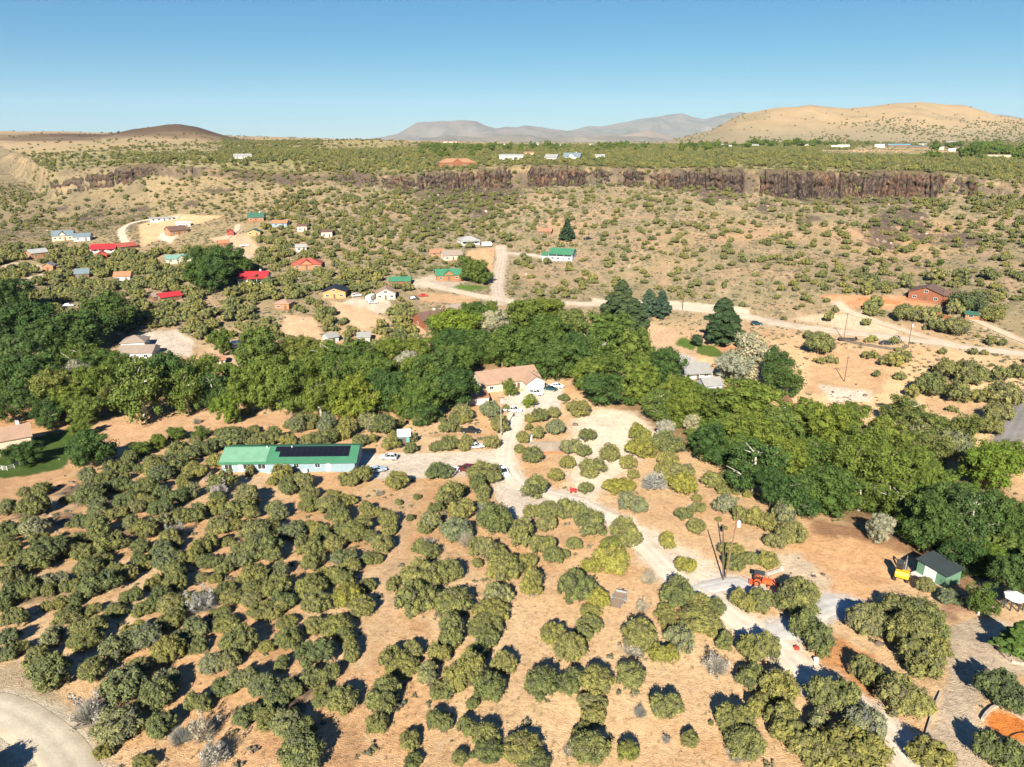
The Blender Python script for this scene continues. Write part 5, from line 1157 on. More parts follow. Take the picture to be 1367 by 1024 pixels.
# open timber pavilion by the lawn
def posts_roof(px, py, w, d, h, rh, rot, roofm, postm, name, label, cat, sides=4):
    x, y, z, t = base_at(px, py, 0); e = empty(name, (x, y, z), R(rot), label, cat); KEEP.append((px, py, w * F / t, (h + rh) * F / t, t, w * .6, x, y))
    r = MB()
    if sides == 4: roof_gable(r, w, d, h, rh, .4)
    else:
        n = sides; ring = [(w / 2 * math.cos(2 * math.pi * k / n), w / 2 * math.sin(2 * math.pi * k / n), h) for k in range(n)]
        r.add(ring + [(vx * .98, vy * .98, h - .35) for vx, vy, _ in ring] + [(0, 0, h + rh)], [(k, (k + 1) % n, 2 * n) for k in range(n)] + [(n + k, n + (k + 1) % n, (k + 1) % n, k) for k in range(n)])
    r.build('roof', roofm, e)
    pts = [(sx * w * .44, sy * d * .42) for sx in (-1, 1) for sy in (-1, 1)] if sides == 4 else [(w * .44 * math.cos(2 * math.pi * k / sides), w * .44 * math.sin(2 * math.pi * k / sides)) for k in range(sides)]
    for ax_, ay_ in pts:
        m = MB(); m.box(ax_ - .08, ax_ + .08, ay_ - .08, ay_ + .08, -.5, h + (.02 if sides == 4 else -.1)); m.build('post', postm, e)
    return e
e = posts_roof(84, 564, 5.2, 3.6, 2.3, .9, -6, rm('brown'), mat('deck_wood', WALL['log']), 'pavilion', 'small brown-roofed pavilion at the top of the lawn', 'pavilion')
m = MB(); m.box(-.9, .9, -.4, .4, .68, .74); m.box(-.9, .9, -.95, -.7, .42, .46); m.box(-.9, .9, .7, .95, .42, .46); m.box(-.6, -.5, -.8, .8, 0, .68); m.box(.5, .6, -.8, .8, 0, .68)
o = m.build('picnic_table', TRIM()); o.location = e.location; o.rotation_euler = e.rotation_euler; tag(o, 'white picnic table under the small brown-roofed pavilion', 'table')
posts_roof(1351, 811, 2.9, 2.9, 2.1, .75, 0, mat('white_canvas', (.62, .62, .60), .8, .05), mat('dark_metal', (.05, .05, .05), .4, .1), 'gazebo', 'round gazebo with a white canvas top at the gravel court', 'gazebo', 8)

# ------------------------------------------------------------------ vehicles
PAINT = {'silver': (.48, .50, .51), 'white': (.78, .78, .77), 'black': (.015, .016, .018), 'teal': (.012, .05, .06), 'darkred': (.10, .012, .014), 'bluegrey': (.30, .38, .46), 'red': (.45, .03, .02), 'dark': (.03, .032, .036), 'sand': (.45, .38, .28)}
def paint_m(k): return mat(k + '_paint', PAINT[k], .28, .03, 1, spec=.5)
SIDE = {  # body outline and glass outline, side view, metres from the middle
 'sedan': ([(-2.3, .35), (-2.28, .85), (-1.55, .95), (1.0, .93), (2.2, .78), (2.3, .55), (2.28, .32)], [(-1.62, .93), (-1.02, 1.40), (.25, 1.42), (1.05, .92)], 1.8),
 'suv': ([(-2.25, .42), (-2.28, .98), (-2.15, 1.08), (1.05, 1.05), (2.15, .95), (2.28, .7), (2.26, .40)], [(-2.18, 1.06), (-1.95, 1.66), (.15, 1.70), (1.0, 1.04)], 1.88),
 'hatchback': ([(-2.1, .35), (-2.14, .90), (-1.95, 1.02), (.95, .98), (2.0, .82), (2.12, .6), (2.1, .32)], [(-2.02, 1.0), (-1.5, 1.48), (.1, 1.52), (1.0, .97)], 1.78),
 'pickup': ([(-2.75, .55), (-2.76, 1.05), (-.65, 1.06), (1.25, 1.08), (2.6, .98), (2.72, .7), (2.7, .48)], [(-.72, 1.05), (-.62, 1.75), (.55, 1.78), (1.3, 1.07)], 1.95)}
def car(px, py, kind, colr, heading, label, cat='car', group='cars parked in the yards'):
    x, y, z, t = base_at(px, py, 0)
    e = empty(kind, (x, y, z + .02), R(heading), label, cat, group); KEEP.append((px, py + 2, 4.4 * F / t, 1.6 * F / t, t, 2.6, x, y))
    body, cab, wd = SIDE[kind]; hw = wd / 2
    def loft(poly, widths, name, m, parent, bevel=.05):
        n = len(poly); vs = [(u, -wk, v) for (u, v), wk in zip(poly, widths)] + [(u, wk, v) for (u, v), wk in zip(poly, widths)]
        mb = MB(); mb.add(vs, [tuple(range(n)), tuple(range(2 * n - 1, n - 1, -1))] + [(i, n + i, n + (i + 1) % n, (i + 1) % n) for i in range(n)])
        return mb.build(name, m, parent, bevel)
    bo = loft(body, [hw * .96 if v < .6 else hw for u, v in body], 'body', paint_m(colr), e, .06)
    loft(cab, [hw * .95, hw * .74, hw * .74, hw * .95], 'window', glass('car_glass', (.012, .016, .018)), e, .03)
    (u0, v0), (u1, v1), (u2, v2), (u3, v3) = cab
    ro = MB(); ro.prism([(u1 - .04, v1 + .004), (u2 + .04, v2 + .004), (u2 - .02, v2 + .05), (u1 + .05, v1 + .05)], -hw * .73, hw * .73, 'y'); ro.build('roof', paint_m(colr), e, .015)
    pm = MB()
    for s in (-1, 1):
        for (ua, va), (ub, vb) in (((u0, v0), (u1, v1)), ((u3, v3), (u2, v2)), (((u0 + u3) / 2, (v0 + v3) / 2), ((u1 + u2) / 2, (v1 + v2) / 2))):
            pm.tube((ua, s * hw * .955, va), (ub, s * hw * .745, vb), .045, .045, 5)
    pm.build('pillars', paint_m(colr), e)
    wb = .62 * body[-1][0]
    tm = mat('tyre_rubber', (.02, .02, .02), .9, .2); rim = mat('alloy', (.45, .45, .46), .35, .1, metal=.6)
    for u in (-wb, wb):
        for s in (-1, 1):
            rr = .40 if kind in ('pickup', 'suv') else .34
            m = MB(); m.tube((u, s * (hw - .24), rr), (u, s * (hw + .02), rr), rr, rr, 14); wo = m.build('wheel', tm, e)
            m = MB(); m.tube((u, s * (hw + .021), rr), (u, s * (hw + .04), rr), rr * .6, rr * .55, 10); m.build('rim', rim, wo)
    for s in (-1, 1):
        xf = body[-2][0]; zf = body[-2][1] + .08
        m = MB(); m.box(xf - .02, xf + .04, s * hw * .72 - .2, s * hw * .72 + .2, zf, zf + .14); m.build('headlight', mat('lamp_lens', (.7, .7, .68), .1, .02, spec=.6), e, .02)
        xr = body[1][0]; zr = body[1][1] - .28
        m = MB(); m.box(xr - .03, xr + .04, s * hw * .8 - .14, s * hw * .8 + .14, zr, zr + .2); m.build('taillight', mat('red_lens', (.35, .02, .02), .2, .02), e, .02)
    if kind == 'pickup':
        m = MB(); m.box(-2.66, -.74, -hw * .86, hw * .86, 1.03, 1.075); m.build('bed_liner', mat('tyre_rubber', (.02, .02, .02)), e)
    m = MB(); 
    for s in (-1, 1): m.box(.75, .92, *sorted((s * hw, s * (hw + .17))), .98, 1.12)
    m.build('wing_mirrors', paint_m(colr), e, .02)
    return e
car(519, 613, 'hatchback', 'silver', 176, 'silver hatchback parked on the gravel strip by the green-roofed house')
car(503, 630, 'sedan', 'bluegrey', 30, 'pale blue-grey sedan in the shade at the end of the long house')
car(604, 633, 'suv', 'white', 75, 'white utility vehicle behind the round dark juniper')
car(622, 629, 'suv', 'darkred', 172, 'dark red car nosing under the junipers by the driveway')
car(671, 633, 'pickup', 'white', -68, 'white pickup parked under the junipers at the driveway corner', 'pickup')
car(628, 578, 'pickup', 'black', -6, 'black flatbed truck parked on the bare dirt above the gravel strip', 'pickup')
car(635, 598, 'sedan', 'silver', 14, 'silver car half hidden at the end of the juniper row')
car(716, 527, 'suv', 'white', -20, 'white car nearest the tree in front of the tan-roofed house')
car(735, 521, 'sedan', 'teal', -24, 'dark teal sedan between two white cars at the tan-roofed house')
car(744, 517, 'sedan', 'white', -24, 'white sedan at the garage of the tan-roofed house')
car(685, 550, 'pickup', 'white', -14, 'white pickup on the driveway below the tan-roofed house', 'pickup')
car(146, 481, 'pickup', 'white', 10, 'white pickup by the carport of the hip-roofed house', 'pickup')
car(476, 396, 'suv', 'white', 30, 'white car beside the yellow workshop')
car(498, 405, 'sedan', 'silver', 12, 'silver car in front of the white camper')
car(553, 400, 'sedan', 'dark', 0, 'dark car on the bare ground left of the side street')
car(565, 396, 'sedan', 'red', 4, 'rust-red car on the dirt below the green-roofed log house')
car(636, 413, 'suv', 'dark', 10, 'dark car at the end of the lane by the brown garage')
car(785, 320, 'pickup', 'black', 4, 'black pickup on the dirt pad uphill of the green roof', 'pickup')
car(1010, 434, 'suv', 'teal', -6, 'dark car on the canyon road behind pale bushes')
car(1183, 460, 'sedan', 'dark', -14, 'dark car on the right shoulder of the canyon road')
car(327, 329, 'pickup', 'white', 12, 'white truck by the rusty orange village shed', 'pickup')
car(92, 409, 'sedan', 'silver', 14, 'silver car in deep shade beside the village clearing')
car(1010, 783, 'hatchback', 'sand', 60, 'x') if False else None

def wheel(e, x, y0, y1, r, z=None, tm=None, rc=(.45, .45, .46)):
    m = MB(); m.tube((x, y0, z or r), (x, y1, z or r), r, r, 16); o = m.build('wheel', mat('tyre_rubber', (.02, .02, .02), .9, .2), e)
    m = MB(); m.tube((x, y1 + (.004 if y1 > y0 else -.004), z or r), (x, y1 + (.04 if y1 > y0 else -.04), z or r), r * .55, r * .5, 10); m.build('rim', mat('rim_%d' % int(rc[0] * 100), rc, .5, .1), o)
# camper at the cream garage
def camper(px, py, rot, L, label):
    x, y, z, t = base_at(px, py, 0); e = empty('camper_trailer', (x, y, z), R(rot), label, 'camper'); KEEP.append((px, py, L * F / t, 2.6 * F / t, t, L * .6, x, y))
    m = MB(); m.prism([(-L / 2, .55), (L / 2 - .1, .55), (L / 2, 1.2), (L / 2 - .5, 2.7), (-L / 2 + .2, 2.7), (-L / 2, 2.4)], -1.15, 1.15, 'y'); m.build('body', paint_m('white'), e, .08)
    for u in (-.28, .1): window(e, u * L, -1.15, 1.35, 1.0, .6, cross=False)
    door(e, .3 * L, -1.15, .6, .6, 1.8, TRIM())
    for s in (-1, 1): wheel(e, -.4, s * .9, s * 1.16, .33)
    m = MB(); m.tube((L / 2 - .1, 0, .6), (L / 2 + 1.1, 0, .5), .06, .05); m.build('hitch', mat('dark_metal', (.05, .05, .05), .4, .1), e)
camper(495, 401, 78, 6.5, 'white camper trailer between two junipers by the cream garage')
camper(650, 329, 20, 6.0, 'white camper at the top of the side street')
camper(312, 466, 18, 5.0, 'white trailer behind the bright creek trees')
# cargo trailer and flatbed on the canyon road
def flatbed(px, py, rot, L, label, colr):
    x, y, z, t = base_at(px, py, 0); e = empty('flatbed_trailer', (x, y, z), R(rot), label, 'trailer')
    m = MB(); m.box(-L / 2, L / 2, -1.1, 1.1, .62, .78); m.build('deck', mat('dark_steel', (.05, .045, .04), .7, .2), e)
    m = MB(); m.box(L / 2 - .15, L / 2, -1.1, 1.1, .782, 1.5); m.box(-L / 2, L / 2 - .16, -1.1, -1.04, .782, 1.0); m.box(-L / 2, L / 2 - .16, 1.04, 1.1, .782, 1.0); m.build('side_rail', mat('dark_steel', (.05, .045, .04)), e)
    for u in (-.5, .5):
        for s in (-1, 1): wheel(e, u, s * .82, s * 1.08, .36)
    m = MB(); m.tube((L / 2, -.7, .6), (L / 2 + 1.4, 0, .5), .05); m.tube((L / 2, .7, .6), (L / 2 + 1.4, 0, .5), .05); m.build('drawbar', mat('dark_metal', (.05, .05, .05)), e)
flatbed(1131, 455, -6, 6.5, 'dark flatbed trailer by the pole on the canyon road', 0)
# galvanised utility trailer in the near clearing
def util_trailer():
    x, y, z, t = base_at(826, 803, 0); e = empty('utility_trailer', (x, y, z), R(68), 'galvanised utility trailer with wooden floor in the near clearing', 'trailer')
    g = mat('galvanised_steel', (.34, .37, .38), .45, .2, 3, metal=.4); KEEP.append((826, 803, 34, 30, t, 3, x, y))
    m = MB(); m.box(-1.7, 1.7, -.85, .85, .50, .56); m.build('floor', mat('weathered_wood', (.21, .15, .105), .9, .3, 6), e)
    m = MB()
    for s in (-1, 1): m.box(-1.74, 1.74, *sorted((s * .855, s * .90)), .44, .92)
    m.box(1.70, 1.745, -.853, .853, .44, .92); m.box(-.02, .02, -.853, .853, .562, .60); m.build('side_panel', g, e)
    m = MB(); m.box(-2.35, -1.72, -.85, .85, .50, .54); m.build('ramp', mat('weathered_wood', (.21, .15, .105)), e)
    m = MB()
    for s in (-1, 1): m.prism([(-.55, .72), (-.3, .80), (.3, .80), (.55, .72), (.55, .69), (-.55, .69)], *sorted((s * .91, s * 1.15)), 'y')
    m.build('mudguard', g, e)
    for s in (-1, 1): wheel(e, 0, s * .93, s * 1.12, .31)
    m = MB(); m.tube((1.7, -.6, .48), (2.9, 0, .48), .045); m.tube((1.7, .6, .48), (2.9, 0, .48), .045); m.tube((2.75, 0, .48), (2.75, 0, 0), .04); m.build('drawbar', mat('dark_metal', (.05, .05, .05)), e)
util_trailer()
def tractor():
    x, y, z, t = base_at(1016, 781, 0); e = empty('tractor', (x, y, z), R(-20), 'orange compact tractor with front loader beside the gravel spur', 'tractor'); KEEP.append((1016, 781, 40, 30, t, 3, x, y))
    og = mat('orange_paint', (.62, .085, .02), .4, .06, spec=.4); dk = mat('dark_metal', (.05, .05, .05), .4, .1)
    m = MB(); m.prism([(.1, .55), (1.55, .55), (1.6, 1.0), (1.45, 1.2), (.1, 1.28)], -.36, .36, 'y'); m.build('bonnet', og, e, .04)
    m = MB(); m.box(-1.0, .1, -.35, .35, .5, .75); m.build('chassis', dk, e, .03)
    for s in (-1, 1):
        m = MB(); m.prism([(-1.25, .9), (-1.05, 1.25), (-.35, 1.25), (-.1, .9), (-.2, .88), (-.4, 1.16), (-1.0, 1.16), (-1.15, .88)], *sorted((s * .42, s * .85)), 'y'); m.build('fender', og, e)
    m = MB(); m.box(-.85, -.4, -.25, .25, .85, 1.0); m.box(-.92, -.82, -.25, .25, .98, 1.45); m.build('seat', mat('tyre_rubber', (.02, .02, .02)), e, .03)
    m = MB(); m.tube((-1.0, -.5, .9), (-1.0, -.5, 2.2), .04); m.tube((-1.0, .5, .9), (-1.0, .5, 2.2), .04); m.tube((-1.0, -.5, 2.2), (-1.0, .5, 2.2), .04); m.build('roll_bar', dk, e)
    m = MB(); m.box(-1.25, .35, -.7, .7, 2.22, 2.29); m.build('canopy', dk, e, .03)
    m = MB()
    for s in (-1, 1): m.tube((.3, s * .5, 1.15), (1.7, s * .5, 1.25), .06); m.tube((1.7, s * .5, 1.25), (2.35, s * .5, .45), .06); m.tube((.3, s * .5, .6), (.3, s * .5, 1.2), .06)
    m.build('loader_arm', og, e)
    m = MB(); m.prism([(2.3, .12), (2.95, .08), (2.95, .14), (2.4, .18), (2.36, .75), (2.3, .75)], -.85, .85, 'y')
    for s in (-1, 1): m.prism([(2.3, .1), (2.93, .1), (2.36, .75), (2.3, .75)], *sorted((s * .85, s * .88)), 'y')
    m.build('bucket', og, e)
    m = MB(); m.tube((-.1, 0, 1.2), (-.3, 0, 1.45), .03); m.tube((-.3, -.17, 1.45), (-.3, .17, 1.47), .03); m.build('steering_wheel', dk, e)
    m = MB(); m.tube((1.0, .15, 1.2), (1.0, .15, 1.75), .04); m.build('exhaust', dk, e)
    for s in (-1, 1): wheel(e, -.75, s * .45, s * .80, .56, rc=(.55, .10, .03)); wheel(e, 1.15, s * .45, s * .68, .34, rc=(.55, .10, .03))
    m = MB(); m.box(-1.9, -1.3, -.7, .7, .15, .35); m.tube((-1.0, -.3, .5), (-1.5, -.3, .35), .04); m.tube((-1.0, .3, .5), (-1.5, .3, .35), .04); m.build('box_blade', og, e)
tractor()
def excavator():
    x, y, z, t = base_at(1203, 772, 0); e = empty('excavator', (x, y, z), R(58), 'yellow mini excavator with black cab on the cleared pad', 'excavator'); e.scale = (1.2, 1.2, 1.2); KEEP.append((1203, 772, 36, 34, t, 3, x, y))
    ye = mat('yellow_paint', (.72, .36, .015), .4, .06, spec=.4); dk = mat('dark_metal', (.05, .05, .05), .4, .1)
    for s in (-1, 1):
        m = MB(); n = 10; pl = [(-1.0 + .28 * math.cos(a), .30 + .28 * math.sin(a)) for a in np.linspace(math.pi / 2, 3 * math.pi / 2, n)] + [(1.0 + .28 * math.cos(a), .30 + .28 * math.sin(a)) for a in np.linspace(-math.pi / 2, math.pi / 2, n)]
        m.prism(pl, *sorted((s * .55, s * .95)), 'y'); to = m.build('track', mat('tyre_rubber', (.02, .02, .02)), e)
        for u in (-1, -.33, .33, 1):
            m = MB(); m.tube((u, s * .951, .30), (u, s * .98, .30), .17, .15, 10); m.build('roller', ye, to)
    m = MB(); m.box(-.7, .7, -.5, .5, .42, .62); m.build('undercarriage', dk, e)
    m = MB(); m.prism([(-1.25, .68), (.9, .68), (.9, 1.0), (-.25, 1.1), (-.35, 1.5), (-1.1, 1.5), (-1.3, 1.2)], -.85, .85, 'y'); m.build('body', ye, e, .07)
    m = MB(); m.box(-.22, .85, .05, .82, 1.08, 2.25); co = m.build('cab', glass('car_glass', (.012, .016, .018)), e, .05)
    m = MB(); m.box(-.3, .92, 0, .88, 2.26, 2.36); m.build('cab_roof', dk, co, .03)
    m = MB()
    for u, v in ((-.22, .05), (-.22, .82), (.85, .05), (.85, .82)): m.box(u - .035, u + .035, v - .035, v + .035, 1.06, 2.27)
    m.build('cab_frame', dk, co)
    m = MB(); m.tube((.85, -.25, .9), (1.5, -.25, 2.3), .15, .13, 6); m.tube((1.5, -.25, 2.3), (2.5, -.25, 2.15), .13, .10, 6); m.build('boom', dk, e)
    m = MB(); m.tube((2.5, -.25, 2.2), (2.75, -.25, .75), .10, .08, 6); m.build('arm', dk, e)
    m = MB(); m.prism([(2.7, .8), (2.95, .55), (2.85, .2), (2.5, .15), (2.45, .3), (2.7, .35), (2.72, .55)], -.55, .05, 'y'); m.build('bucket', dk, e)
    m = MB(); m.tube((.95, -.25, .85), (1.75, -.25, 2.05), .05); m.tube((1.7, -.25, 2.45), (2.45, -.25, 2.35), .05); m.build('hydraulic_ram', mat('alloy', (.45, .45, .46), .35, .1, metal=.6), e)
    m = MB(); m.box(1.35, 1.45, -.95, .95, .08, .5); m.box(.9, 1.36, -.5, -.4, .25, .35); m.box(.9, 1.36, .4, .5, .25, .35); m.build('dozer_blade', ye, e)
excavator()

# ------------------------------------------------------------------ poles, wires, fences, walls, small yard things
def pole(px, py, h, label, lean=0, arm=True, lamp=False, colr=(.10, .065, .045)):
    x, y, z, t = base_at(px, py, 0); e = empty('utility_pole', (x, y, z), 0, label, 'utility pole', 'utility poles')
    m = MB(); m.tube((0, 0, -.6), (lean, 0, h), .14, .10, 8); m.build('shaft', mat('pole_wood_%d' % int(colr[0] * 100), colr, .9, .25, 4), e)
    if arm: m = MB(); m.box(lean - .9, lean + .9, -.2, -.1, h - .7, h - .55); m.build('crossarm', mat('pole_wood_10', (.10, .065, .045), .9, .25, 4), e)
    if arm:
        for s in (-.75, 0, .75):
            m = MB(); m.tube((lean + s, -.15, h - .55), (lean + s, -.15, h - .32), .06, .04, 6); m.build('insulator', mat('grey_ceramic', (.3, .3, .3), .3, .1), e)
    if lamp: m = MB(); m.tube((lean + .3, -.1, h - 2.2), (lean + .3, -.1, h - 1.2), .28, .28, 10); m.build('transformer', mat('pale_metal', (.6, .6, .58), .4, .1), e)
    return Vector((x + lean, y, z + h - .4))
p1 = pole(966, 775, 10.5, 'dark leaning utility pole of the twin pair by the gravel spur', -1.1, False)
p2 = pole(968, 772, 12.0, 'straight brown utility pole of the twin pair by the gravel spur', .9, False, True, (.17, .10, .06))
p3 = pole(669, 582, 12, 'pale utility pole beside the driveway', 0, True, True, (.30, .28, .25))
p4 = pole(1126, 455, 11, 'utility pole on the canyon road by the flatbed trailer')
p5 = pole(1212, 464, 10, 'utility pole with pale transformer on the right of the canyon road', 0, True, True)
p6 = pole(1127, 510, 9, 'lone utility pole in the bare field')
p7 = pole(911, 414, 8, 'utility pole behind the slim blue-green pines')
p8 = pole(656, 354, 9, 'utility pole on the dirt verge of the side street', 0, True, False, (.25, .19, .12))
def wire(a, b, sag, label):
    cu = [a.lerp(b, k / 14) - Vector((0, 0, sag * 4 * (k / 14) * (1 - k / 14))) for k in range(15)]
    m = MB()
    for q, r_ in zip(cu[:-1], cu[1:]): m.tube(q, r_, .018, .018, 4)
    tag(m.build('power_line', mat('cable', (.03, .03, .03), .6, .1)), label, 'power line')
wire(p2, p3, 3.5, 'thin power line from the twin poles to the driveway pole')
wire(p4, p5, 1.2, 'thin power line between the two canyon road poles')
wire(p4, p6, 1.5, 'thin power line from the canyon road pole to the field pole')
wire(p4, p7, 2.0, 'thin power line from the canyon road pole towards the pines')
def low_wall(pts, h, th, m_, name, label, cat, rail=False):
    P = spline(pts, 1.2); z = H(P[:, 0], P[:, 1]); mb = MB()
    for k in range(len(P) - 1):
        a, b = Vector((*P[k], z[k])), Vector((*P[k + 1], z[k + 1])); d_ = (b - a); nn = Vector((-d_.y, d_.x, 0)).normalized() * th / 2
        hh = h * (1 + .1 * math.sin(k * 1.7)); lo = Vector((0, 0, -.5))
        mb.add([a - nn + lo, b - nn + lo, b + nn + lo, a + nn + lo] + [q + Vector((0, 0, hh)) for q in (a - nn, b - nn, b + nn, a + nn)], [(4, 5, 6, 7), (0, 1, 5, 4), (2, 3, 7, 6)] + ([(3, 0, 4, 7)] if k == 0 else []) + ([(1, 2, 6, 5)] if k == len(P) - 2 else []))
    tag(mb.build(name, m_), label, cat)
RW = mat('red_earth_wall', (.36, .12, .05), .9, .3, .8)
low_wall([(1148, 401), (1163, 403)], 1.2, .4, RW, 'retaining_wall', 'short red retaining wall at the turn of the house track', 'wall')
low_wall([(1178, 404), (1202, 407)], 1.4, .4, RW, 'retaining_wall', 'red retaining wall below the cedar house lawn', 'wall')
low_wall([(1220, 413), (1232, 417)], 1.4, .4, RW, 'retaining_wall', 'red retaining wall between two round junipers', 'wall')
low_wall([(1248, 421), (1270, 428)], 1.5, .4, RW, 'retaining_wall', 'red retaining wall nearest the long red-brown shed', 'wall')
low_wall([(721, 606), (752, 605)], .5, .3, RW, 'retaining_wall', 'low dark red edging of the terrace slab', 'wall')
DW = mat('dark_stone', (.12, .095, .075), .9, .35, 1)
low_wall([(1125, 455), (1150, 461), (1175, 465), (1205, 470)], .9, .5, DW, 'stone_wall', 'dark dry-stone wall along the lower side of the canyon road', 'wall')
FW = mat('weathered_fence', (.33, .29, .24), .9, .25, 3)
def fence(pts, h, step, label, m_, rails=(.45, .95)):
    P = spline(pts, step); z = H(P[:, 0], P[:, 1]); e = empty('fence', (P[0][0], P[0][1], z[0]), 0, label, 'fence'); o = Vector(e.location)
    pm = MB(); rmb = MB()
    for k in range(len(P)):
        b = Vector((*P[k], z[k])) - o
        q = MB(); q.box(b.x - .06, b.x + .06, b.y - .06, b.y + .06, b.z - .4, b.z + h); q.build('post', m_, e)
        if k < len(P) - 1:
            c = Vector((*P[k + 1], z[k + 1])) - o
            for rz in rails: rmb.tube(b + Vector((0, -.07, h * rz)), c + Vector((0, -.07, h * rz)), .045, .045, 4)
    rmb.build('rail', m_, e)
fence([(272, 645), (285, 632)], 1.1, 1.0, 'short weathered plank fence left of the long house', FW, (.3, .6, .9))
fence([(-6, 626), (10, 628), (27, 622)], 1.2, 1.2, 'white deck railing at the lawn house', TRIM(), (.3, .6, .95))
fence([(808, 437), (835, 430), (860, 428)], 1.1, 3.0, 'low post fence at the top of the dirt lot', FW)
m_ = MB(); x, y, z, t = base_at(1350, 946, 0)
low_wall([(1311, 962), (1318, 952), (1332, 943), (1352, 952), (1372, 964)], .35, .3, mat('pale_stone', (.38, .30, .23), .9, .35, 2), 'stone_edging', 'curved stone edging of the orange sand bed', 'edging')
low_wall([(1328, 858), (1336, 872), (1350, 884), (1370, 888)], .35, .3, mat('pale_stone', (.38, .30, .23)), 'stone_edging', 'stone edging of the planting bed at the gravel court', 'edging')
low_wall([(1236, 984), (1246, 950), (1256, 925)], .25, .3, mat('pale_stone', (.38, .30, .23)), 'stone_edging', 'broken stone line between the driveway and gravel court', 'edging')
# garden hose on the sand bed
P = spline([(1352, 1000), (1347, 990), (1350, 983), (1362, 979), (1380, 980)], .3); z = H(P[:, 0], P[:, 1]) + .12; m_ = MB()
for k in range(len(P) - 1): m_.tube((*P[k], z[k]), (*P[k + 1], z[k + 1]), .04, .04, 5)
tag(m_.build('garden_hose', mat('dark_hose', (.04, .02, .015), .6, .1)), 'dark garden hose curled on the orange sand bed', 'hose')
def small(px, py, name, label, cat, parts, rot=0):
    x, y, z, t = base_at(px, py, 0); e = empty(name, (x, y, z), R(rot), label, cat)
    for n, m__, f in parts:
        q = MB(); f(q); q.build(n, m__, e, .02)
small(1063, 868, 'fuel_can', 'red can standing by the gravel fork juniper', 'can', [('body', paint_m('red'), lambda q: q.box(-.3, .3, -.2, .2, 0, .6)), ('spout', mat('dark_metal', (.05, .05, .05)), lambda q: q.tube((.1, 0, .6), (.25, 0, .8), .05))])
small(1089, 884, 'white_bucket', 'white bucket on the bare soil near the gravel fork', 'bucket', [('body', TRIM(), lambda q: q.tube((0, 0, 0), (0, 0, .55), .28, .34, 12)), ('rim', TRIM(), lambda q: q.tube((0, 0, .551), (0, 0, .6), .37, .37, 12))])
small(1036, 768, 'pipe_stack', 'white pipes lying on the rubble behind the orange tractor', 'pipes', [('pipe', TRIM(), lambda q: [q.tube((-1.8, k * .22, .4 + .05 * k), (1.8, k * .22 + .3, .45 + .04 * k), .05) for k in range(3)])], 20)
small(708, 588, 'water_tank', 'pale grey tank between junipers beside the driveway', 'tank', [('tank', mat('pale_metal', (.6, .6, .58)), lambda q: q.tube((0, 0, 0), (0, 0, 1.7), .6, .6, 14)), ('lid', mat('dark_metal', (.05, .05, .05)), lambda q: q.tube((0, 0, 1.701), (0, 0, 1.82), .3, .25, 10))])
small(765, 657, 'garden_cart', 'red garden cart under the sparse driveway juniper', 'cart', [('tray', paint_m('red'), lambda q: q.box(-.7, .7, -.4, .4, .35, .75)), ('wheel', mat('tyre_rubber', (.02, .02, .02)), lambda q: [q.tube((u, s * .42, .22), (u, s * .5, .22), .22) for u in (-.5, .5) for s in (-1, 1)])])
# ------------------------------------------------------------------ uncounted cover: far junipers, brush, tufts, rocks
RS = np.random.RandomState(77)
def grid_pts(r0, r1, cell, amax=.74):
    n = int(amax * (r1 * r1 - r0 * r0) / cell ** 2)
    r = np.sqrt(RS.uniform(r0 * r0, r1 * r1, n)); a = RS.uniform(-amax, amax, n)
    return r * np.sin(a), r * np.cos(a)
def thin(x, y, d):
    """keep one point per square of side d"""
    k = np.floor(x / d).astype(np.int64) * 100003 + np.floor(y / d).astype(np.int64)
    _, i = np.unique(k, return_index=True); return np.sort(i)
def in_poly(P, px, py): return sdist(np.array(P, float), px, py) < 0
def clear_of(x, y, z, px, py, t, R_, hh, roads=True, yards=True, view=True):
    """true where a plant leaves roads, yards and buildings free"""
    ok = np.ones(len(x), bool)
    if roads:
        for nm, (P, w, c) in ROADW.items():
            m = (np.abs(x - P[:, 0].mean()) < np.ptp(P[:, 0]) / 2 + 20) & (np.abs(y - P[:, 1].mean()) < np.ptp(P[:, 1]) / 2 + 20)
            if m.any(): ok[m] &= sdist(P[::3], x[m], y[m], False) > w * .5 + R_[m] * 1.0
    if yards:
        for P, c, f in YARDW[:43]:
            m = (np.abs(x - P[:, 0].mean()) < 80) & (np.abs(y - P[:, 1].mean()) < 80)
            if m.any(): ok[m] &= sdist(P, x[m], y[m]) > R_[m] * .6
    s = F / t; top = py - hh * s * .95; rr = R_ * s
    for bx, by, bw, bh, bt, br, cx, cy in KEEP:
        ok &= np.hypot(x - cx, y - cy) > br + R_
        if not view and by < 206: continue
        # a plant standing on the camera's side of a building stays low or beside it
        ok &= ~((np.abs(px - bx) < bw * .5 + rr * .7) & (t < bt + 4) & (top < by - bh * .55) & (py > by - bh))
    return ok
IND = np.array([[*(jx[k][:NIND] if False else jx[k]),] for k in (0, 1)]).T
TRX = np.concatenate([np.stack([jx[0], jx[1], jx[4] * 1.2], -1), np.stack([tx[0], tx[1], tx[4]], -1)])
def far_from_trees(x, y, R_, f=.75):
    ok = np.ones(len(x), bool)
    for a, b, r in TRX: ok &= (x - a) ** 2 + (y - b) ** 2 > (f * (r + R_)) ** 2
    return ok
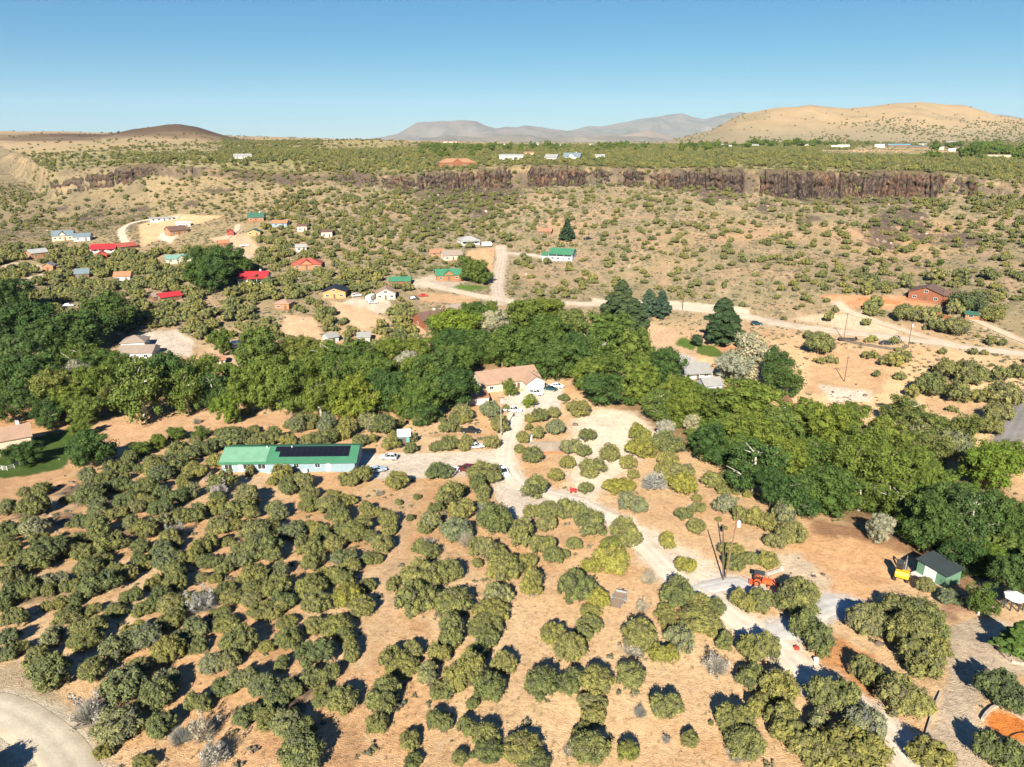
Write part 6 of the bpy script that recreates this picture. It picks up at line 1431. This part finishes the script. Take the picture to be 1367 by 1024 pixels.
DENS = [  # photo outline of a stand -> density of junipers (share of cells), mean radius m
    ([(640, 405), (640, 262), (900, 262), (1010, 275), (1060, 405)], .27, 1.9),
    ([(1010, 275), (1060, 425), (1367, 430), (1430, 430), (1430, 280), (1300, 266)], .32, 2.0),
    ([(1290, 236), (1300, 330), (1430, 380), (1430, 230)], .42, 2.0),
    ([(640, 262), (700, 330), (760, 262)], .5, 1.7),
    ([(540, 330), (640, 400), (680, 330), (690, 262), (560, 258), (470, 262)], .85, 2.0),
    ([(380, 250), (350, 300), (420, 345), (560, 380), (640, 330), (600, 262)], .85, 2.0),
    ([(380, 246), (250, 246), (170, 300), (260, 290), (350, 300)], .30, 1.5),
    ([(60, 262), (50, 330), (170, 300), (250, 246)], .14, 1.8),
    ([(-60, 262), (-60, 330), (50, 330), (60, 262)], .03, 2.2),
    ([(0, 330), (0, 400), (90, 400), (560, 400), (540, 380), (420, 345), (350, 300), (310, 330), (200, 340), (90, 330)], 1.0, 2.6),
    ([(-60, 345), (-60, 440), (560, 440), (560, 395), (90, 345)], 1.3, 3.1),
    ([(170, 430), (170, 470), (560, 480), (560, 425)], 1.1, 2.8),
    ([(-60, 430), (-60, 560), (120, 550), (170, 470), (170, 430)], .35, 2.6),
    ([(640, 405), (640, 440), (720, 440), (1060, 440), (1060, 405)], .08, 1.7),
    ([(1060, 430), (1080, 480), (1430, 480), (1430, 430)], .10, 1.6),
    ([(1180, 480), (1180, 560), (1430, 560), (1430, 480)], .06, 1.6),
    ([(0, 650), (0, 900), (520, 1010), (560, 640), (300, 640), (110, 600)], .75, 1.9),
    ([(480, 640), (520, 1040), (800, 1040), (760, 700)], .05, 1.1),
    ([(150, 590), (300, 655), (300, 600), (500, 590), (640, 600), (640, 540), (400, 565)], .30, 1.7),
    ([(880, 620), (1000, 740), (1060, 690), (960, 600)], .12, 1.2),
    ([(930, 900), (990, 1040), (1200, 1040), (1080, 900)], .10, 1.5),
]
def field(DD, x, y, px, py):
    d = np.zeros(len(x)); rm_ = np.full(len(x), 1.7)
    for P, k, r in DD:
        m = in_poly(P, px, py); d[m] = k; rm_[m] = r
    return d, rm_
def build_scatter():
    XY = []
    # near, valley and hillside
    x, y = grid_pts(52, 1100, 4.6); i = thin(x, y, 4.0); x, y = x[i], y[i]
    s = rim_s(x, y); z = H(x, y); px, py, t = proj(x, y, z)
    d, rm_ = field(DENS, x, y, px, py); d = np.where((s > -.2) & (s < 1), np.maximum(d, .34), d); d = np.where((s > .98) | (np.hypot(x, y) > 690) & (px > 75), 0, d); d = np.where((px < 75) & (t > 520), .22, d)
    clump = fbm(x * .045 + 3, y * .045, 3); d = 1.9 * d * np.clip(.45 + 1.9 * (clump - .3), .2, 1.5)
    R_ = rm_ * RS.uniform(.62, 1.32, len(x)); hh = R_ * RS.uniform(1.0, 1.5, len(x))
    ok = (RS.rand(len(x)) < d) & clear_of(x, y, z, px, py, t, R_, hh)
    x, y, z, R_, hh, r0 = x[ok], y[ok], z[ok], R_[ok], hh[ok], t[ok]
    ok = far_from_trees(x, y, R_); x, y, z, R_, hh, r0 = x[ok], y[ok], z[ok], R_[ok], hh[ok], r0[ok]
    # mesa top
    X2, Y2 = grid_pts(455, 1900, 6.2, .80); i = thin(X2, Y2, 5.4); X2, Y2 = X2[i], Y2[i]
    s = rim_s(X2, Y2); Z2 = H(X2, Y2); px, py, t = proj(X2, Y2, Z2); a = np.arctan2(X2, Y2)
    cl = fbm(X2 * .02, Y2 * .02, 4)
    left = a < az_of(300)
    d2 = np.where(left, .14 + .45 * (py < 222) * (py > 205), .95) * np.clip((cl - .25) * 3.6, .12, 1.2) * (s > 1.05)
    d2 = np.where(t > 1350, d2 * .45, d2); d2 = np.where((a < az_of(150)), d2 * .3, d2)
    for P, k in (([(60, 243), (400, 243), (400, 215), (60, 222)], .35), ([(430, 198), (560, 198), (560, 184), (430, 184)], .06), ([(1095, 208), (1260, 209), (1260, 200), (1095, 200)], .0), ([(1140, 205), (1290, 206), (1290, 196), (1140, 196)], 0.02)):
        m = in_poly(P, px, py); d2[m] = np.minimum(d2[m], k)
    R2 = RS.uniform(1.5, 3.3, len(X2)); h2 = R2 * RS.uniform(.9, 1.4, len(X2))
    ok = (RS.rand(len(X2)) < d2) & clear_of(X2, Y2, Z2, px, py, t, R2, h2, False, False)
    X2, Y2, Z2, R2, h2 = X2[ok], Y2[ok], Z2[ok], R2[ok], h2[ok]
    # sparse dots on the gold hill and butte
    X3, Y3 = grid_pts(1750, 3100, 14, .72); Z3 = H(X3, Y3); px, py, t = proj(X3, Y3, Z3)
    d3 = .12 + 1.1 * in_poly([(1090, 190), (1100, 165), (1200, 158), (1420, 166), (1420, 200), (1000, 196), (1000, 182)], px, py) + .20 * in_poly([(985, 160), (1080, 146), (1040, 152), (960, 180)], px, py) * (vnoise(X3 * .01, Y3 * .01) > .5)
    d3 = np.where(py < 152, .012, d3); d3 = np.where(px < 900, .04, d3)
    ok = RS.rand(len(X3)) < d3 * np.clip((fbm(X3 * .006, Y3 * .006, 3) - .25) * 3, .1, 1.3); X3, Y3, Z3 = X3[ok], Y3[ok], Z3[ok]; R3 = RS.uniform(1.5, 3.3, len(X3)); h3 = R3 * 1.2
    if STUFFJ:
        S_ = np.array(STUFFJ); x = np.concatenate([x, S_[:, 0]]); y = np.concatenate([y, S_[:, 1]]); z = np.concatenate([z, S_[:, 2]]); R_ = np.concatenate([R_, S_[:, 3]]); hh = np.concatenate([hh, S_[:, 4]])
    # scrub clinging to the broken rim
    ra = RS.uniform(az_of(60), az_of(1420), 620); rj = rim_jit(ra); v = RS.uniform(-1.6, 1.25, 620)
    rq = np.interp(ra, _ra, _rb) + rj + v * (np.interp(ra, _ra, _rt) - np.interp(ra, _ra, _rb)); ex, ey = rq * np.sin(ra), rq * np.cos(ra); eR = RS.uniform(.7, 2.1, 620)
    x = np.concatenate([x, ex]); y = np.concatenate([y, ey]); z = np.concatenate([z, H(ex, ey)]); R_ = np.concatenate([R_, eR]); hh = np.concatenate([hh, eR * 1.3])
    near = np.hypot(x, y) < 230
    print('junipers', len(x), near.sum(), len(X2), len(X3))
    def mk(name, x, y, z, R_, hh, coll, n, lab, hn=1.38):
        scatter(name, np.stack([x, y, z - .08], -1), np.stack([R_, R_, hh / hn], -1), RS.uniform(0, 6.28, len(x)), RS.randint(0, n, len(x)), coll, lab, 'trees')
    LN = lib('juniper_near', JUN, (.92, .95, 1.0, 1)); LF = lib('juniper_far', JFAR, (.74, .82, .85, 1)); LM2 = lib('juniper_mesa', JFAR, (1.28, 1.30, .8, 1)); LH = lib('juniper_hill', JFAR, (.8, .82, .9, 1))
    mk('juniper_scrub', x[near], y[near], z[near], R_[near], hh[near], LN, len(JUN), 'smaller olive junipers filling in between the near trees')
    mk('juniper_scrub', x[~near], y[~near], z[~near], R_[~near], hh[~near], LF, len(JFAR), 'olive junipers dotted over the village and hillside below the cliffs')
    mk('juniper_scrub', X2, Y2, Z2, R2, h2, LM2, len(JFAR), 'yellow-green scrub covering the mesa top behind the cliffs')
    mk('juniper_scrub', X3, Y3, Z3, R3, h3, LH, len(JFAR), 'dark dots of scrub on the golden far hill')
    # garden trees on the mesa skyline and by the farm
    g = []
    for px0, px1, py0, py1, n, rr in ((560, 700, 196, 203, 60, 4.5), (700, 860, 195, 202, 60, 5), (860, 960, 196, 204, 14, 5), (905, 1000, 194, 200, 24, 6), (1000, 1100, 192, 197, 34, 8), (1100, 1160, 192, 196, 12, 6), (1240, 1367, 192, 212, 55, 7), (1300, 1420, 200, 216, 40, 6), (560, 640, 200, 212, 30, 3.5)):
        for _ in range(n): g.append((RS.uniform(px0, px1), RS.uniform(py0, py1), rr * RS.uniform(.6, 1.25)))
    g = np.array(g); gx_, gy_, gz_, gt = pix2g(g[:, 0], g[:, 1]); rr = g[:, 2]; hg = rr * RS.uniform(1.3, 2.0, len(rr))
    ppx, ppy, pt_ = proj(gx_, gy_, gz_)
    ok = (gt > 430) & (gt < 1800) & clear_of(gx_, gy_, gz_, ppx, ppy, pt_, rr, hg, False, False, False)
    mk('mesa_grove', gx_[ok], gy_[ok], gz_[ok], rr[ok], hg[ok], lib('grove', CFAR, (.85, .95, 1.0, 1)), len(CFAR), 'dark leafy garden trees round the houses on the mesa', 1.95)
    # creek undergrowth
    X, Y = grid_pts(120, 420, 4.2); dc = sdist(CREEK, X, Y, False); Z = H(X, Y); px, py, t = proj(X, Y, Z); R_ = RS.uniform(1.6, 3.4, len(X)); hh = R_ * RS.uniform(1.1, 1.7, len(X))
    ok = (dc < 13 + 10 * vnoise(X * .05, Y * .05)) & clear_of(X, Y, Z, px, py, t, R_, hh)
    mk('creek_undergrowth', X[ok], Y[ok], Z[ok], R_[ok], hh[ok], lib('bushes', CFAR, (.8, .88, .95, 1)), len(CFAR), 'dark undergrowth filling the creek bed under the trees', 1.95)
    # low grey-green brush
    out = []
    for r0, r1, cell, sz in ((52, 260, 2.3, .46), (255, 680, 2.3, .55), (455, 1450, 5.0, .8)):
        X, Y = grid_pts(r0, r1, cell, .72); s = rim_s(X, Y); Z = H(X, Y); px, py, t = proj(X, Y, Z)
        cl = fbm(X * .07 + 40, Y * .07, 4); R_ = sz * RS.uniform(.5, 1.5, len(X))
        if r0 == 52: k = np.clip((cl - .44) * 2.6, 0.02, .8) * np.where(X < 0, .75, .34)
        elif r0 == 255: k = np.clip((cl - .28) * 3.2, 0.10, 1) * (s < .98)
        else: k = np.clip((cl - .35) * 2.4, .05, .8) * ((s > 1) | (np.arctan2(X, Y) < -.5) & (np.hypot(X, Y) > 660))
        ok = (RS.rand(len(X)) < k) & clear_of(X, Y, Z, px, py, t, R_, R_)
        ok[ok] &= sdist(CREEK, X[ok], Y[ok], False) > 12
        out.append((X[ok], Y[ok], Z[ok], R_[ok]))
    X, Y, Z, R_ = (np.concatenate([o[k] for o in out]) for k in range(4)); print('brush', len(X))
    scatter('sagebrush', np.stack([X, Y, Z - .05], -1), np.stack([R_, R_, R_ * .95], -1), RS.uniform(0, 6.28, len(X)), RS.randint(0, len(SAGE), len(X)), lib('sage', SAGE), 'low grey-green brush over the open slopes', 'brush')
    # dry grass tufts on the near slope
    X, Y = grid_pts(50, 190, 1.15, .70); Z = H(X, Y); px, py, t = proj(X, Y, Z); cl = fbm(X * .1 + 9, Y * .1, 4); R_ = RS.uniform(.14, .42, len(X))
    ok = (RS.rand(len(X)) < np.clip((cl - .36) * 2.0, .04, .8)) & clear_of(X, Y, Z, px, py, t, R_, R_)
    X, Y, Z, R_ = X[ok], Y[ok], Z[ok], R_[ok]; print('tufts', len(X))
    scatter('dry_grass', np.stack([X, Y, Z - .02], -1), np.stack([R_, R_, R_ * 1.0], -1), RS.uniform(0, 6.28, len(X)), RS.randint(0, len(TUFT), len(X)), lib('tufts', TUFT), 'dry grass tufts on the orange soil', 'grass')
    # loose rock
    X, Y = grid_pts(50, 620, 2.6, .72); s = rim_s(X, Y); Z = H(X, Y); k = np.full(len(X), .010)
    for P, f in TALW:
        m = (np.abs(X - P[:, 0].mean()) < 120) & (np.abs(Y - P[:, 1].mean()) < 120)
        if m.any(): k[m] = np.maximum(k[m], np.where(sdist(P, X[m], Y[m]) < 2, .55, 0))
    k = np.where((s > -.8) & (s < .6), .35, k)
    for P in ([(1035, 740), (1065, 735), (1110, 775), (1095, 790), (1050, 775)], [(1095, 515), (1160, 522), (1160, 535), (1110, 538)], [(770, 580), (850, 590), (850, 615), (775, 620)]):
        W = wpoly(P); m = sdist(W, X, Y) < 0; k[m] = .5
    q = np.hypot(X, Y); R_ = RS.gamma(2.2, .16, len(X)) * np.where(q > 330, 1.5, 1.0)
    ok = (RS.rand(len(X)) < k) & (R_ > .08)
    ok[ok] &= clear_of(X[ok], Y[ok], Z[ok], *proj(X[ok], Y[ok], Z[ok]), R_[ok], R_[ok], True, False)
    X, Y, Z, R_ = X[ok], Y[ok], Z[ok], R_[ok]; print('rocks', len(X))
    scatter('loose_rock', np.stack([X, Y, Z], -1), np.stack([R_, R_, R_], -1), RS.uniform(0, 6.28, len(X)), RS.randint(0, len(ROCK), len(X)), lib('rocks', ROCK), 'dark basalt rubble and pale stones lying on the slopes', 'rocks')
build_scatter()

# ------------------------------------------------------------------ distance haze
def build_haze():
    m = bpy.data.materials.new('haze'); m.use_nodes = True; t = m.node_tree; t.nodes.remove(t.nodes['Principled BSDF'])
    v = t.nodes.new('ShaderNodeVolumePrincipled'); v.inputs['Density'].default_value = 2.2e-5; v.inputs['Color'].default_value = (.66, .84, 1, 1); v.inputs['Anisotropy'].default_value = 0
    t.links.new(v.outputs[0], t.nodes['Material Output'].inputs['Volume'])
    b = MB(); b.box(-26000, 26000, -26000, 26000, -330, 1300); o = b.build('haze', m); tag(o, 'thin blue air over the whole valley', 'haze', None, 'stuff')
build_haze()
